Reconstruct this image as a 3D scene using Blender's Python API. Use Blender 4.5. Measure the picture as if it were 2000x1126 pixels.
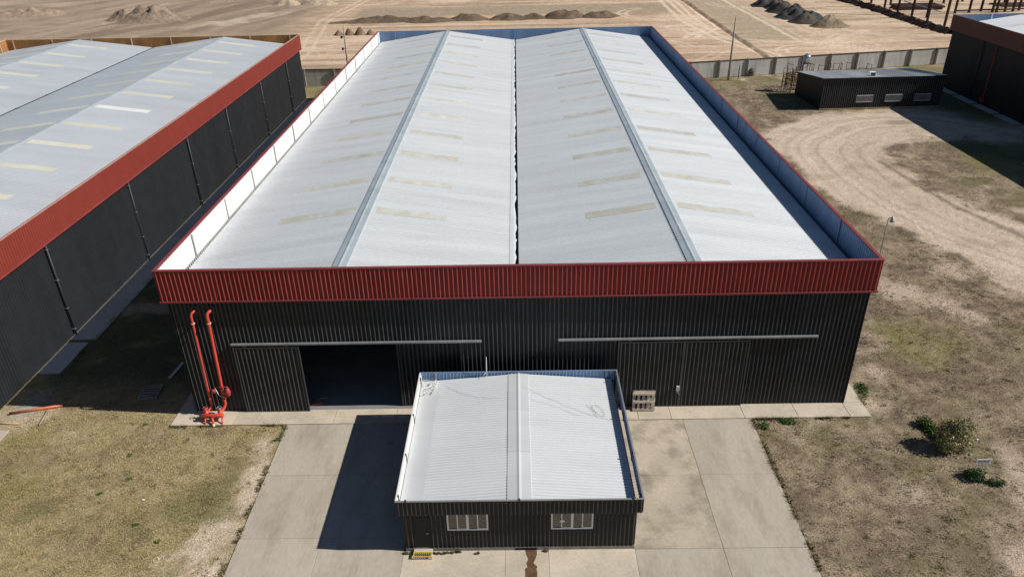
import bpy, bmesh, math, random
import numpy as np
from mathutils import Vector, Matrix, Euler

for o in list(bpy.data.objects):
    bpy.data.objects.remove(o)
S = bpy.context.scene
COL = S.collection
random.seed(7)
RNG = np.random.default_rng(11)

# ------------------------------------------------------------------ camera
def cam_axes(yaw, pitch, roll):
    cy, sy, cp, sp = math.cos(yaw), math.sin(yaw), math.cos(pitch), math.sin(pitch)
    f = Vector((-sy*cp, cy*cp, -sp)); r = Vector((cy, sy, 0)); u = r.cross(f)
    c, s = math.cos(roll), math.sin(roll)
    return c*r + s*u, -s*r + c*u, f
CAM_POS = Vector((0.17, -37.06, 28.62))
cam = bpy.data.cameras.new('camera')
cam.sensor_width = 36.0
cam.lens = 1440.0/2000*36
cam.clip_end = 3000
cam_o = bpy.data.objects.new('camera', cam)
r_, u_, f_ = cam_axes(0.012, 0.498, -0.021)
m = Matrix((r_, u_, -f_)).transposed().to_4x4()
m.translation = CAM_POS
cam_o.matrix_world = m
COL.objects.link(cam_o)
S.camera = cam_o

# ------------------------------------------------------------------ light
SUN = Vector((1.24, -0.115, 1.0)).normalized()      # towards the sun
elev = math.asin(SUN.z)
w = bpy.data.worlds.new('World'); S.world = w; w.use_nodes = True
nt = w.node_tree
sky = nt.nodes.new('ShaderNodeTexSky'); sky.sky_type = 'NISHITA'; sky.sun_disc = False
sky.sun_elevation = elev
sky.sun_rotation = math.atan2(SUN.x, SUN.y)
sky.air_density = 1.0; sky.dust_density = 0.1; sky.ozone_density = 3.0
bg = nt.nodes['Background']; bg.inputs['Strength'].default_value = 0.05
nt.links.new(sky.outputs[0], bg.inputs[0])
sun = bpy.data.lights.new('sun', 'SUN'); sun.energy = 4.9; sun.angle = math.radians(0.5)
sun.color = (1.0, 0.955, 0.89)
sun_o = bpy.data.objects.new('sun', sun)
sun_o.rotation_euler = SUN.to_track_quat('Z', 'Y').to_euler()
sun_o.location = (60, -20, 80)
COL.objects.link(sun_o)
S.view_settings.view_transform = 'Standard'
S.view_settings.look = 'None'
S.view_settings.exposure = 0.0
S.view_settings.gamma = 1.0

# ------------------------------------------------------------------ materials
MATS = {}
def mat(name, col, rough=0.6, metal=0.0, var=0.12, scale=1.0, fine=0.06, fscale=18.0, bump=0.0, bscale=30.0,
        rand=0.0, tint=None, tint_amt=0.0, tint_scale=0.5, stretch=(1, 1, 1), spec=0.4, tint_lo=0.5, tint_hi=0.75):
    """principled colour broken by a large and a fine noise, per-object variation and an optional tint in patches"""
    if name in MATS: return MATS[name]
    M = bpy.data.materials.new(name); M.use_nodes = True
    N, L = M.node_tree.nodes, M.node_tree.links
    b = N['Principled BSDF']
    b.inputs['Roughness'].default_value = rough; b.inputs['Metallic'].default_value = metal
    b.inputs['Specular IOR Level'].default_value = spec
    geo = N.new('ShaderNodeNewGeometry'); mp = N.new('ShaderNodeMapping'); mp.inputs['Scale'].default_value = stretch
    L.new(geo.outputs['Position'], mp.inputs['Vector'])
    n1 = N.new('ShaderNodeTexNoise'); n1.inputs['Scale'].default_value = scale; n1.inputs['Detail'].default_value = 5
    n2 = N.new('ShaderNodeTexNoise'); n2.inputs['Scale'].default_value = fscale; n2.inputs['Detail'].default_value = 3
    L.new(mp.outputs[0], n1.inputs['Vector']); L.new(mp.outputs[0], n2.inputs['Vector'])
    def rng(src, lo, hi):
        r = N.new('ShaderNodeMapRange'); r.inputs[1].default_value = 0.3; r.inputs[2].default_value = 0.7
        r.inputs[3].default_value = lo; r.inputs[4].default_value = hi
        L.new(src, r.inputs[0]); return r.outputs[0]
    def mul(a, c):
        q = N.new('ShaderNodeMath'); q.operation = 'MULTIPLY'; L.new(a, q.inputs[0]); L.new(c, q.inputs[1]); return q.outputs[0]
    k = mul(rng(n1.outputs['Fac'], 1-var, 1+var), rng(n2.outputs['Fac'], 1-fine, 1+fine))
    if rand:
        oi = N.new('ShaderNodeObjectInfo')
        r = N.new('ShaderNodeMapRange'); r.inputs[3].default_value = 1-rand; r.inputs[4].default_value = 1+rand
        L.new(oi.outputs['Random'], r.inputs[0]); k = mul(k, r.outputs[0])
    cn = N.new('ShaderNodeRGB'); cn.outputs[0].default_value = (*col, 1)
    src = cn.outputs[0]
    if tint:
        n3 = N.new('ShaderNodeTexNoise'); n3.inputs['Scale'].default_value = tint_scale; n3.inputs['Detail'].default_value = 6
        n3.inputs['Roughness'].default_value = 0.65
        L.new(mp.outputs[0], n3.inputs['Vector'])
        r3 = N.new('ShaderNodeMapRange'); r3.inputs[1].default_value = tint_lo; r3.inputs[2].default_value = tint_hi
        r3.inputs[3].default_value = 0; r3.inputs[4].default_value = tint_amt
        L.new(n3.outputs['Fac'], r3.inputs[0])
        mx = N.new('ShaderNodeMix'); mx.data_type = 'RGBA'; mx.inputs[7].default_value = (*tint, 1)
        L.new(r3.outputs[0], mx.inputs[0]); L.new(src, mx.inputs[6]); src = mx.outputs[2]
    sc = N.new('ShaderNodeVectorMath'); sc.operation = 'SCALE'
    L.new(src, sc.inputs[0]); L.new(k, sc.inputs['Scale'])
    L.new(sc.outputs[0], b.inputs['Base Color'])
    if bump:
        n4 = N.new('ShaderNodeTexNoise'); n4.inputs['Scale'].default_value = bscale; n4.inputs['Detail'].default_value = 4
        L.new(mp.outputs[0], n4.inputs['Vector'])
        bp = N.new('ShaderNodeBump'); bp.inputs['Strength'].default_value = bump; bp.inputs['Distance'].default_value = 0.05
        L.new(n4.outputs['Fac'], bp.inputs['Height']); L.new(bp.outputs[0], b.inputs['Normal'])
    MATS[name] = M
    return M

def vmat(name, fine=0.3, fscale=9.0, bump=0.6, bscale=14.0, rough=0.95, attr='Col', extra=()):
    """colour held per vertex (soil, grass, leaves) under a fine noise"""
    M = bpy.data.materials.new(name); M.use_nodes = True
    N, L = M.node_tree.nodes, M.node_tree.links
    b = N['Principled BSDF']; b.inputs['Roughness'].default_value = rough; b.inputs['Specular IOR Level'].default_value = 0.15
    at = N.new('ShaderNodeAttribute'); at.attribute_name = attr
    geo = N.new('ShaderNodeNewGeometry')
    n1 = N.new('ShaderNodeTexNoise'); n1.inputs['Scale'].default_value = fscale; n1.inputs['Detail'].default_value = 6
    n1.inputs['Roughness'].default_value = 0.7
    L.new(geo.outputs['Position'], n1.inputs['Vector'])
    r = N.new('ShaderNodeMapRange'); r.inputs[1].default_value = 0.3; r.inputs[2].default_value = 0.7
    r.inputs[3].default_value = 1-fine; r.inputs[4].default_value = 1+fine
    L.new(n1.outputs['Fac'], r.inputs[0])
    sc = N.new('ShaderNodeVectorMath'); sc.operation = 'SCALE'
    L.new(at.outputs['Color'], sc.inputs[0]); L.new(r.outputs[0], sc.inputs['Scale'])
    src = sc.outputs[0]
    for (fs, am) in extra:
        n3 = N.new('ShaderNodeTexNoise'); n3.inputs['Scale'].default_value = fs; n3.inputs['Detail'].default_value = 4
        n3.inputs['Roughness'].default_value = 0.65; n3.inputs['Distortion'].default_value = 0.4
        L.new(geo.outputs['Position'], n3.inputs['Vector'])
        r3 = N.new('ShaderNodeMapRange'); r3.inputs[1].default_value = 0.38; r3.inputs[2].default_value = 0.62
        r3.inputs[3].default_value = 1-am; r3.inputs[4].default_value = 1+am*0.8
        L.new(n3.outputs['Fac'], r3.inputs[0])
        s3 = N.new('ShaderNodeVectorMath'); s3.operation = 'SCALE'
        L.new(src, s3.inputs[0]); L.new(r3.outputs[0], s3.inputs['Scale']); src = s3.outputs[0]
    L.new(src, b.inputs['Base Color'])
    if bump:
        n2 = N.new('ShaderNodeTexNoise'); n2.inputs['Scale'].default_value = bscale; n2.inputs['Detail'].default_value = 5
        L.new(geo.outputs['Position'], n2.inputs['Vector'])
        bp = N.new('ShaderNodeBump'); bp.inputs['Strength'].default_value = bump; bp.inputs['Distance'].default_value = 0.06
        L.new(n2.outputs['Fac'], bp.inputs['Height']); L.new(bp.outputs[0], b.inputs['Normal'])
    return M

BLACK = mat('black_paint', (0.0075, 0.010, 0.0135), rough=0.5, var=0.2, scale=0.5, rand=0.12, spec=0.25, tint=(0.018, 0.019, 0.021), tint_amt=0.5, tint_scale=0.9, stretch=(1, 1, 0.15))
BLACKL = mat('matt_black_paint', (0.018, 0.0205, 0.0245), rough=0.55, var=0.2, scale=0.5, rand=0.08, spec=0.25, tint=(0.027, 0.027, 0.028), tint_amt=0.5, tint_scale=0.9, stretch=(1, 1, 0.15))
DOORBLACK = mat('door_black_paint', (0.011, 0.012, 0.014), rough=0.5, var=0.2, scale=0.6, rand=0.1, spec=0.25)
OFFBLACK = mat('office_black_paint', (0.016, 0.0145, 0.0135), rough=0.55, var=0.2, scale=0.8, rand=0.1, spec=0.25)
RED = mat('red_paint', (0.185, 0.022, 0.022), rough=0.5, var=0.1, scale=0.3, rand=0.05, spec=0.25, tint=(0.22, 0.03, 0.03), tint_amt=0.5, tint_scale=0.6)
REDL = mat('faded_red_paint', (0.21, 0.034, 0.023), rough=0.5, var=0.1, scale=0.2, rand=0.05, spec=0.4)
REDTRIM = mat('red_trim', (0.25, 0.05, 0.05), rough=0.5, var=0.15)
ROOF = mat('roof_steel', (0.49, 0.53, 0.555), rough=0.55, metal=0.12, var=0.06, scale=0.25, fine=0.04, rand=0.05,
           tint=(0.40, 0.42, 0.42), tint_amt=0.6, tint_scale=0.7, stretch=(0.22, 1.8, 1))
ROOFL = mat('roof_steel_weathered', (0.56, 0.59, 0.62), rough=0.55, metal=0.12, var=0.05, scale=0.2, fine=0.03, rand=0.025,
            tint=(0.46, 0.49, 0.53), tint_amt=0.6, tint_scale=0.3, stretch=(0.4, 1.4, 1))
ROOFO = mat('office_roof_steel', (0.62, 0.65, 0.66), rough=0.5, metal=0.1, var=0.05, scale=0.5, fine=0.03, rand=0.02, stretch=(0.4, 1.5, 1))
RIDGE = mat('ridge_steel', (0.46, 0.525, 0.555), rough=0.5, metal=0.25, var=0.1, scale=0.7, rand=0.05)
SHADEIN = mat('parapet_inner_painted_shade', (0.20, 0.30, 0.47), rough=0.5, metal=0.15, var=0.08, scale=0.5, rand=0.05)  # blue of the shade put into the colour; sunlit inner sides use the white sheet
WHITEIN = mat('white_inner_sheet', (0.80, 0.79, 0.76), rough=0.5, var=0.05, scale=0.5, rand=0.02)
RUSTIN = mat('orange_inner_sheet', (0.36, 0.175, 0.055), rough=0.7, var=0.2, scale=0.6, rand=0.1, tint=(0.22, 0.09, 0.03), tint_amt=0.7, tint_scale=0.8)
TAN = mat('tan_trim', (0.55, 0.42, 0.28), rough=0.6)
SKYL = mat('dirty_skylight', (0.50, 0.475, 0.395), rough=0.5, var=0.08, scale=1.5, fine=0.08, fscale=9, rand=0.12, tint=(0.57, 0.59, 0.58), tint_amt=0.8, tint_scale=0.9, tint_lo=0.40, tint_hi=0.65)
SKYL2 = mat('pale_skylight', (0.66, 0.655, 0.56), rough=0.5, var=0.06, scale=1.0, rand=0.06, tint=(0.60, 0.52, 0.38), tint_amt=0.6, tint_scale=0.5)
WHITE = mat('white_paint', (0.78, 0.79, 0.80), rough=0.4, var=0.04)
STEELG = mat('grey_steel', (0.33, 0.34, 0.35), rough=0.45, metal=0.4, var=0.15)
DARKST = mat('dark_steel', (0.055, 0.055, 0.058), rough=0.5, metal=0.2, var=0.2)
DARK = mat('dark_void', (0.012, 0.012, 0.014), rough=0.9)
CONC = mat('concrete', (0.485, 0.43, 0.35), rough=0.9, var=0.10, scale=0.35, fine=0.07, fscale=6, rand=0.05, bump=0.12, bscale=25,
           tint=(0.27, 0.225, 0.17), tint_amt=0.75, tint_scale=0.7, tint_lo=0.45, tint_hi=0.75, spec=0.25, stretch=(1.3, 0.4, 1))
CONCW = mat('concrete_warm', (0.56, 0.485, 0.375), rough=0.9, var=0.10, scale=0.6, fine=0.07, fscale=6, rand=0.06, bump=0.12, bscale=25,
            tint=(0.36, 0.32, 0.26), tint_amt=0.6, tint_scale=0.8, spec=0.25)
CONCG = mat('concrete_grey', (0.47, 0.465, 0.45), rough=0.9, var=0.12, scale=0.6, rand=0.06, spec=0.25, tint=(0.24, 0.235, 0.22), tint_amt=0.6, tint_scale=0.6)
CONCS = mat('concrete_stained', (0.50, 0.43, 0.33), rough=0.9, var=0.12, scale=0.5, fine=0.08, fscale=6, rand=0.04, bump=0.12, bscale=25,
            tint=(0.20, 0.165, 0.125), tint_amt=0.8, tint_scale=0.55, tint_lo=0.47, tint_hi=0.70, spec=0.25)
JOINT = mat('joint_soil', (0.16, 0.13, 0.10), rough=1.0)
PRECAST = mat('precast_panel', (0.60, 0.59, 0.56), rough=0.9, var=0.12, scale=0.5, rand=0.06, spec=0.2, tint=(0.26, 0.24, 0.22), tint_amt=0.7, tint_scale=1.1, stretch=(1.6, 1.6, 0.25))
POSTC = mat('precast_post', (0.27, 0.265, 0.25), rough=0.9, var=0.15, rand=0.08)
COPE = mat('brown_coping', (0.10, 0.055, 0.04), rough=0.95, var=0.3, scale=1.2)
FIRE = mat('fire_red', (0.62, 0.075, 0.045), rough=0.4, var=0.08, spec=0.5)
FIRED = mat('valve_red', (0.42, 0.05, 0.06), rough=0.45, var=0.1)
ORANGE = mat('orange_pipe', (0.62, 0.17, 0.09), rough=0.5, var=0.1)
WOOD = mat('grey_wood', (0.36, 0.30, 0.24), rough=0.9, var=0.2, scale=3, rand=0.2, fine=0.15)
WOODP = mat('pale_pallet_wood', (0.46, 0.40, 0.33), rough=0.9, var=0.2, scale=3, rand=0.2, fine=0.15)
WOODD = mat('weathered_wood', (0.33, 0.29, 0.24), rough=0.9, var=0.25, scale=3, rand=0.25, fine=0.15)
POLEC = mat('pole_concrete', (0.38, 0.33, 0.28), rough=0.85, var=0.12)
RUST = mat('rusty_steel', (0.11, 0.038, 0.025), rough=0.85, var=0.35, scale=4)
PRIMER = mat('primer_steel', (0.055, 0.026, 0.020), rough=0.7, var=0.2, rand=0.15)
YELLOW = mat('yellow_paint', (0.60, 0.38, 0.06), rough=0.5, var=0.1)
TANKM = mat('tank_steel', (0.38, 0.42, 0.47), rough=0.35, metal=0.5, var=0.08)
CABLE = mat('cable_grey', (0.40, 0.40, 0.39), rough=0.7)
CABLEW = mat('cable_white', (0.75, 0.75, 0.72), rough=0.6)
STAIN = mat('wet_stain', (0.135, 0.078, 0.040), rough=0.55, var=0.3, scale=3, fine=0.2)
SHEDROOF = mat('shed_roof_steel', (0.62, 0.63, 0.63), rough=0.8, metal=0.0, spec=0.1, var=0.15, scale=0.4, rand=0.1, stretch=(1.5, 0.3, 1))
PAINTW = mat('sign_white', (0.80, 0.80, 0.78), rough=0.5, var=0.03)
INK = mat('sign_ink', (0.06, 0.06, 0.07), rough=0.6)
GLASS = bpy.data.materials.new('window_glass'); GLASS.use_nodes = True
_b = GLASS.node_tree.nodes['Principled BSDF']
_b.inputs['Base Color'].default_value = (0.055, 0.05, 0.045, 1); _b.inputs['Roughness'].default_value = 0.04
_b.inputs['Specular IOR Level'].default_value = 1.0

# ------------------------------------------------------------------ builders
WM = {}
def link(o, parent=None, M=None):
    M = Matrix.Identity(4) if M is None else M
    COL.objects.link(o)
    if parent is not None:
        o.parent = parent
        o.matrix_basis = WM[parent].inverted() @ M
    else:
        o.matrix_basis = M
    WM[o] = M
    return o
def tag(o, label, cat, group=None, kind=None):
    if label: o['label'] = label
    if cat: o['category'] = cat
    if group: o['group'] = group
    if kind: o['kind'] = kind
    return o
def thing(name, label, cat, loc=(0, 0, 0), rot=(0, 0, 0), group=None):
    o = bpy.data.objects.new(name, None)
    o.empty_display_size = 0.3
    M = Matrix.Translation(loc) @ Euler(rot).to_matrix().to_4x4()
    link(o, None, M)
    return tag(o, label, cat, group)
def mesh(name, verts, faces, m, smooth=False):
    me = bpy.data.meshes.new(name)
    me.from_pydata([tuple(v) for v in verts], [], faces); me.materials.append(m)
    if smooth: me.polygons.foreach_set('use_smooth', [True]*len(me.polygons))
    me.update()
    return me
def add(name, me, parent=None, M=None):
    return link(bpy.data.objects.new(name, me), parent, M)
BOXC = {}
BF = [(0, 3, 2, 1), (4, 5, 6, 7), (0, 1, 5, 4), (1, 2, 6, 5), (2, 3, 7, 6), (3, 0, 4, 7)]
def boxmesh(d, m):
    k = (tuple(round(x, 4) for x in d), m.name)
    if k not in BOXC:
        a, b, c = d[0]/2, d[1]/2, d[2]/2
        bm = bmesh.new()
        vs = [bm.verts.new(p) for p in [(-a, -b, -c), (a, -b, -c), (a, b, -c), (-a, b, -c), (-a, -b, c), (a, -b, c), (a, b, c), (-a, b, c)]]
        for f in BF: bm.faces.new([vs[i] for i in f])
        w_ = min(d)*0.08
        if w_ > 0.002: bmesh.ops.bevel(bm, geom=list(bm.edges), offset=min(w_, 0.02), segments=1, affect='EDGES')
        me = bpy.data.meshes.new('box'); bm.to_mesh(me); bm.free(); me.materials.append(m)
        BOXC[k] = me
    return BOXC[k]
def box(name, c, d, m, parent=None, rot=(0, 0, 0), base=None):
    """box of size d centred at c (in the frame of base, or the world)"""
    M = Matrix.Translation(c) @ Euler(rot).to_matrix().to_4x4()
    if base is not None: M = base @ M
    return add(name, boxmesh(d, m), parent, M)
def lohi(name, lo, hi, m, parent=None, base=None):
    return box(name, [(a+b)/2 for a, b in zip(lo, hi)], [abs(b-a) for a, b in zip(lo, hi)], m, parent, base=base)
def tube_data(pts, r, seg=10, cap=True):
    pts = [Vector(p) for p in pts]
    rs = r if isinstance(r, (list, tuple)) else [r]*len(pts)
    V, F = [], []
    t0 = (pts[1]-pts[0]).normalized()
    ref = Vector((0, 0, 1)) if abs(t0.z) < 0.9 else Vector((1, 0, 0))
    a = t0.cross(ref).normalized()
    for i, p in enumerate(pts):
        if i == 0: t = t0
        elif i == len(pts)-1: t = (pts[i]-pts[i-1]).normalized()
        else: t = ((pts[i]-pts[i-1]).normalized()+(pts[i+1]-pts[i]).normalized()).normalized()
        a = (a - t*a.dot(t)).normalized(); b = t.cross(a)
        for k in range(seg):
            an = 2*math.pi*k/seg
            V.append(p + (a*math.cos(an)+b*math.sin(an))*rs[i])
    for i in range(len(pts)-1):
        for k in range(seg):
            k2 = (k+1) % seg
            F.append((i*seg+k, i*seg+k2, (i+1)*seg+k2, (i+1)*seg+k))
    if cap:
        F.append(tuple(reversed(range(seg)))); F.append(tuple(range((len(pts)-1)*seg, len(pts)*seg)))
    return V, F
def tube(name, pts, r, m, parent=None, seg=10, base=None):
    V, F = tube_data(pts, r, seg)
    return add(name, mesh(name, V, F, m, True), parent, base if base is not None else Matrix.Identity(4))
def lathe(name, c, prof, m, parent=None, seg=20, base=None):
    V, F = [], []
    for (r, z) in prof:
        for k in range(seg):
            a = 2*math.pi*k/seg; V.append((r*math.cos(a), r*math.sin(a), z))
    for i in range(len(prof)-1):
        for k in range(seg):
            k2 = (k+1) % seg; F.append((i*seg+k, i*seg+k2, (i+1)*seg+k2, (i+1)*seg+k))
    F.append(tuple(reversed(range(seg)))); F.append(tuple(range((len(prof)-1)*seg, len(prof)*seg)))
    M = Matrix.Translation(c)
    if base is not None: M = base @ M
    return add(name, mesh(name, V, F, m, True), parent, M)

# profiled steel sheets -------------------------------------------------
RIBMAT = {}
def sheet_mesh(n, pitch, H, m, rib):
    base, top, rh = rib
    prof = [(0, 0)]
    for k in range(n):
        c = (k+0.5)*pitch
        prof += [(c-base/2, 0), (c-top/2, rh), (c+top/2, rh), (c+base/2, 0)]
    prof.append((n*pitch, 0))
    V, F = [], []
    for (x, z) in prof: V += [(x, 0, z), (x, H, z)]
    for i in range(len(prof)-1): F.append((2*i, 2*i+2, 2*i+3, 2*i+1))
    me = mesh('sheet', V, F, m)
    if m.name in RIBMAT:                      # wall and fascia ribs: sunlit lines put into the colour; roof pans are dirtier
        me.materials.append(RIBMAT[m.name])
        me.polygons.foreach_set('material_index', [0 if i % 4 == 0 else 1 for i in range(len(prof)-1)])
    return me
def frame(o, u, v):
    u = Vector(u).normalized(); v = Vector(v).normalized(); n = u.cross(v)
    M = Matrix((u, v, n)).transposed().to_4x4(); M.translation = Vector(o)
    return M
RIBMAT.update({'black_paint': mat('black_rib_painted_sun', (0.064, 0.070, 0.077), rough=0.55, var=0.25, scale=1.2, rand=0.1, spec=0.3),  # black and red ribs lightened to stand in for sunlit flanks
               'door_black_paint': mat('door_rib_painted_sun', (0.070, 0.076, 0.083), rough=0.55, var=0.25, scale=1.2, rand=0.1, spec=0.3),
               'office_black_paint': mat('office_rib_painted_sun', (0.05, 0.047, 0.045), rough=0.55, var=0.25, scale=1.2, rand=0.1, spec=0.3),
               'faded_red_paint': mat('faded_red_rib_painted_sun', (0.29, 0.055, 0.04), rough=0.5, var=0.1),
               'matt_black_paint': mat('matt_black_rib_painted_sun', (0.030, 0.031, 0.033), rough=0.5, var=0.2, spec=0.3),
               'red_paint': mat('red_rib_painted_sun', (0.42, 0.070, 0.062), rough=0.5, var=0.12, scale=0.8, rand=0.05, spec=0.35),
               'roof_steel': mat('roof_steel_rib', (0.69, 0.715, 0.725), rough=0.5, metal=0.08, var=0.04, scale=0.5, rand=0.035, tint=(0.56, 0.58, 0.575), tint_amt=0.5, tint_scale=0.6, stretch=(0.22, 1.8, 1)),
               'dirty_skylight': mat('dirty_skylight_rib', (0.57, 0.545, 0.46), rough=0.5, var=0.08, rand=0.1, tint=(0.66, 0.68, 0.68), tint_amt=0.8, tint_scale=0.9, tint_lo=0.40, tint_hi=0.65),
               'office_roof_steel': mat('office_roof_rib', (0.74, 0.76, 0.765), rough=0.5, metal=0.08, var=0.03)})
RIBW = (0.090, 0.022, 0.040)
RIBR = (0.15, 0.08, 0.040)
def run(name, parent, o, u, v, L, H, m, pitch=0.258, per=4, rib=RIBW, jitter=0.0):
    """row of profiled sheets from o along u, each H long along v"""
    n = max(1, round(L/pitch)); p = L/n
    M0 = frame(o, u, v); out = []; cache = {}; i = 0
    while i < n:
        k = min(per, n-i)
        if k not in cache: cache[k] = sheet_mesh(k, p, H, m, rib)
        out.append(add(name, cache[k], parent, M0 @ Matrix.Translation((i*p, 0, random.uniform(-jitter, jitter)))))
        i += k
    return out
X, Y, Z = Vector((1, 0, 0)), Vector((0, 1, 0)), Vector((0, 0, 1))

def ridge_cap(parent, x, z, y0, y1, half, slope, m, step=3.0, h=0.075):
    n = max(1, round((y1-y0)/step)); d = (y1-y0)/n
    me = mesh('ridge_cap', [(-half, 0.0, -half*slope+h-0.05), (-half, 0, -half*slope+h), (-0.12, 0, -0.12*slope+h), (0, 0, h+0.03), (0.12, 0, -0.12*slope+h), (half, 0, -half*slope+h), (half, 0, -half*slope+h-0.05)]
              + [(-half, d-0.008, -half*slope+h-0.05), (-half, d-0.008, -half*slope+h), (-0.12, d-0.008, -0.12*slope+h), (0, d-0.008, h+0.03), (0.12, d-0.008, -0.12*slope+h), (half, d-0.008, -half*slope+h), (half, d-0.008, -half*slope+h-0.05)],
              [(i, i+1, i+8, i+7) for i in range(6)], m)
    for i in range(n):
        add('ridge_cap', me, parent, Matrix.Translation((x, y0+i*d, z+random.uniform(-.004, .004))))

def slope_sheets(parent, xe, ze, xr, zr, y0, y1, m, pitch=0.258, per=4, rib=RIBR, name='roof_sheet'):
    v = Vector((xr-xe, 0, zr-ze)); Lv = v.length
    if xr > xe: run(name, parent, (xe, y1, ze), -Y, v, y1-y0, Lv, m, pitch, per, rib, 0.002)
    else: run(name, parent, (xe, y0, ze), Y, v, y1-y0, Lv, m, pitch, per, rib, 0.002)
def skylights(parent, xr, zr, xe, ze, ys, a, b, m, y0, y1, nrib=4, pitch=0.258, special=None):
    """translucent sheets laid on a slope from distance a to b down from the ridge"""
    n = round((y1-y0)/pitch); p = (y1-y0)/n
    dn = Vector((xe-xr, 0, ze-zr)).normalized()
    me = sheet_mesh(nrib, p, b-a, m, RIBR); me2 = sheet_mesh(nrib, p, b-a, WHITEIN, RIBR)
    for i, yy in enumerate(ys):
        k = round((yy-y0)/p)-nrib//2
        lo = Vector((xr, 0, zr)) + dn*b
        ys_ = y0+k*p
        o = Vector((lo.x, ys_ if xe > xr else ys_+nrib*p, lo.z))
        M = frame(o, Y if xe > xr else -Y, -dn) @ Matrix.Translation((0, 0, 0.012))
        add('skylight_sheet', me2 if special == i else me, parent, M)

# ------------------------------------------------------------------ ground
def _lat(seed): return np.random.default_rng(seed).random((256, 256))
_LC = {}
def vnoise(x, y, seed):
    if seed not in _LC: _LC[seed] = _lat(seed)
    T = _LC[seed]
    xi = np.floor(x).astype(int); yi = np.floor(y).astype(int)
    fx = x-xi; fy = y-yi; fx = fx*fx*(3-2*fx); fy = fy*fy*(3-2*fy)
    a = T[xi & 255, yi & 255]; b = T[(xi+1) & 255, yi & 255]; c = T[xi & 255, (yi+1) & 255]; d = T[(xi+1) & 255, (yi+1) & 255]
    return (a*(1-fx)+b*fx)*(1-fy)+(c*(1-fx)+d*fx)*fy
def fbm(x, y, seed=1, octv=4, gain=0.5):
    s = 0; a = 1; t = 0
    for i in range(octv):
        s = s + a*vnoise(x*2**i+17.3*i, y*2**i+9.1*i, seed+i); t += a; a *= gain
    return s/t
def sstep(a, b, x):
    t = np.clip((x-a)/(b-a), 0, 1); return t*t*(3-2*t)
def seg_dist(x, y, pts):
    d = np.full(x.shape, 1e9)
    for (ax, ay), (bx, by) in zip(pts[:-1], pts[1:]):
        vx, vy = bx-ax, by-ay; q = vx*vx+vy*vy+1e-9
        t = np.clip(((x-ax)*vx+(y-ay)*vy)/q, 0, 1)
        d = np.minimum(d, np.hypot(x-ax-t*vx, y-ay-t*vy))
    return d
def poly_sd(x, y, P):
    d = seg_dist(x, y, P+[P[0]]); ins = np.zeros(x.shape, bool)
    n = len(P)
    for i in range(n):
        (x1, y1), (x2, y2) = P[i], P[(i+1) % n]
        if y1 == y2: continue
        c = ((y1 > y) != (y2 > y)) & (x < (x2-x1)*(y-y1)/(y2-y1)+x1)
        ins ^= c
    return np.where(ins, -d, d)

ROAD = [(39.5, 13.3), (39.2, 20.1), (36.2, 26.8), (33.2, 34.1), (32.3, 43.7), (32.0, 53.4), (35.7, 60.0), (42.2, 64.6), (50.0, 66.5), (57.5, 67.0), (67.2, 59.2),
        (59.7, 46.8), (57.7, 54.0), (50.5, 53.8), (44.6, 50.6), (42.6, 44.0), (42.5, 35.9), (44.1, 30.9), (47.4, 26.4), (60, 10), (50, 0)]
DIRTL = [(-15.5, -2.9), (-14.4, -2.4), (-14.1, -5.9), (-14.1, -12.8), (-14, -18), (-18, -18), (-17.5, -12.7), (-16.6, -10.7), (-16.0, -7.9), (-16.0, -4.6)]
GREENR = [(25.3, 8.8), (27.6, 9.8), (31.1, 8.6), (31.1, 5.9), (27.6, 3.8), (24.6, 4.8)]
GREENL = [(-31.5, -2.1), (-29.0, -3.1), (-26.8, -6.9), (-28.1, -7.7)]
GREEN2 = [(53.6, 51.1), (57.4, 46.9), (55.1, 39.2), (51.0, 41.9)]
def fence_y(x): return np.where(x < 29, 87.6, 87.6+(x-29)*0.175)
def mixc(a, b, t): return a*(1-t[..., None])+np.asarray(b)*t[..., None]

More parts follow.
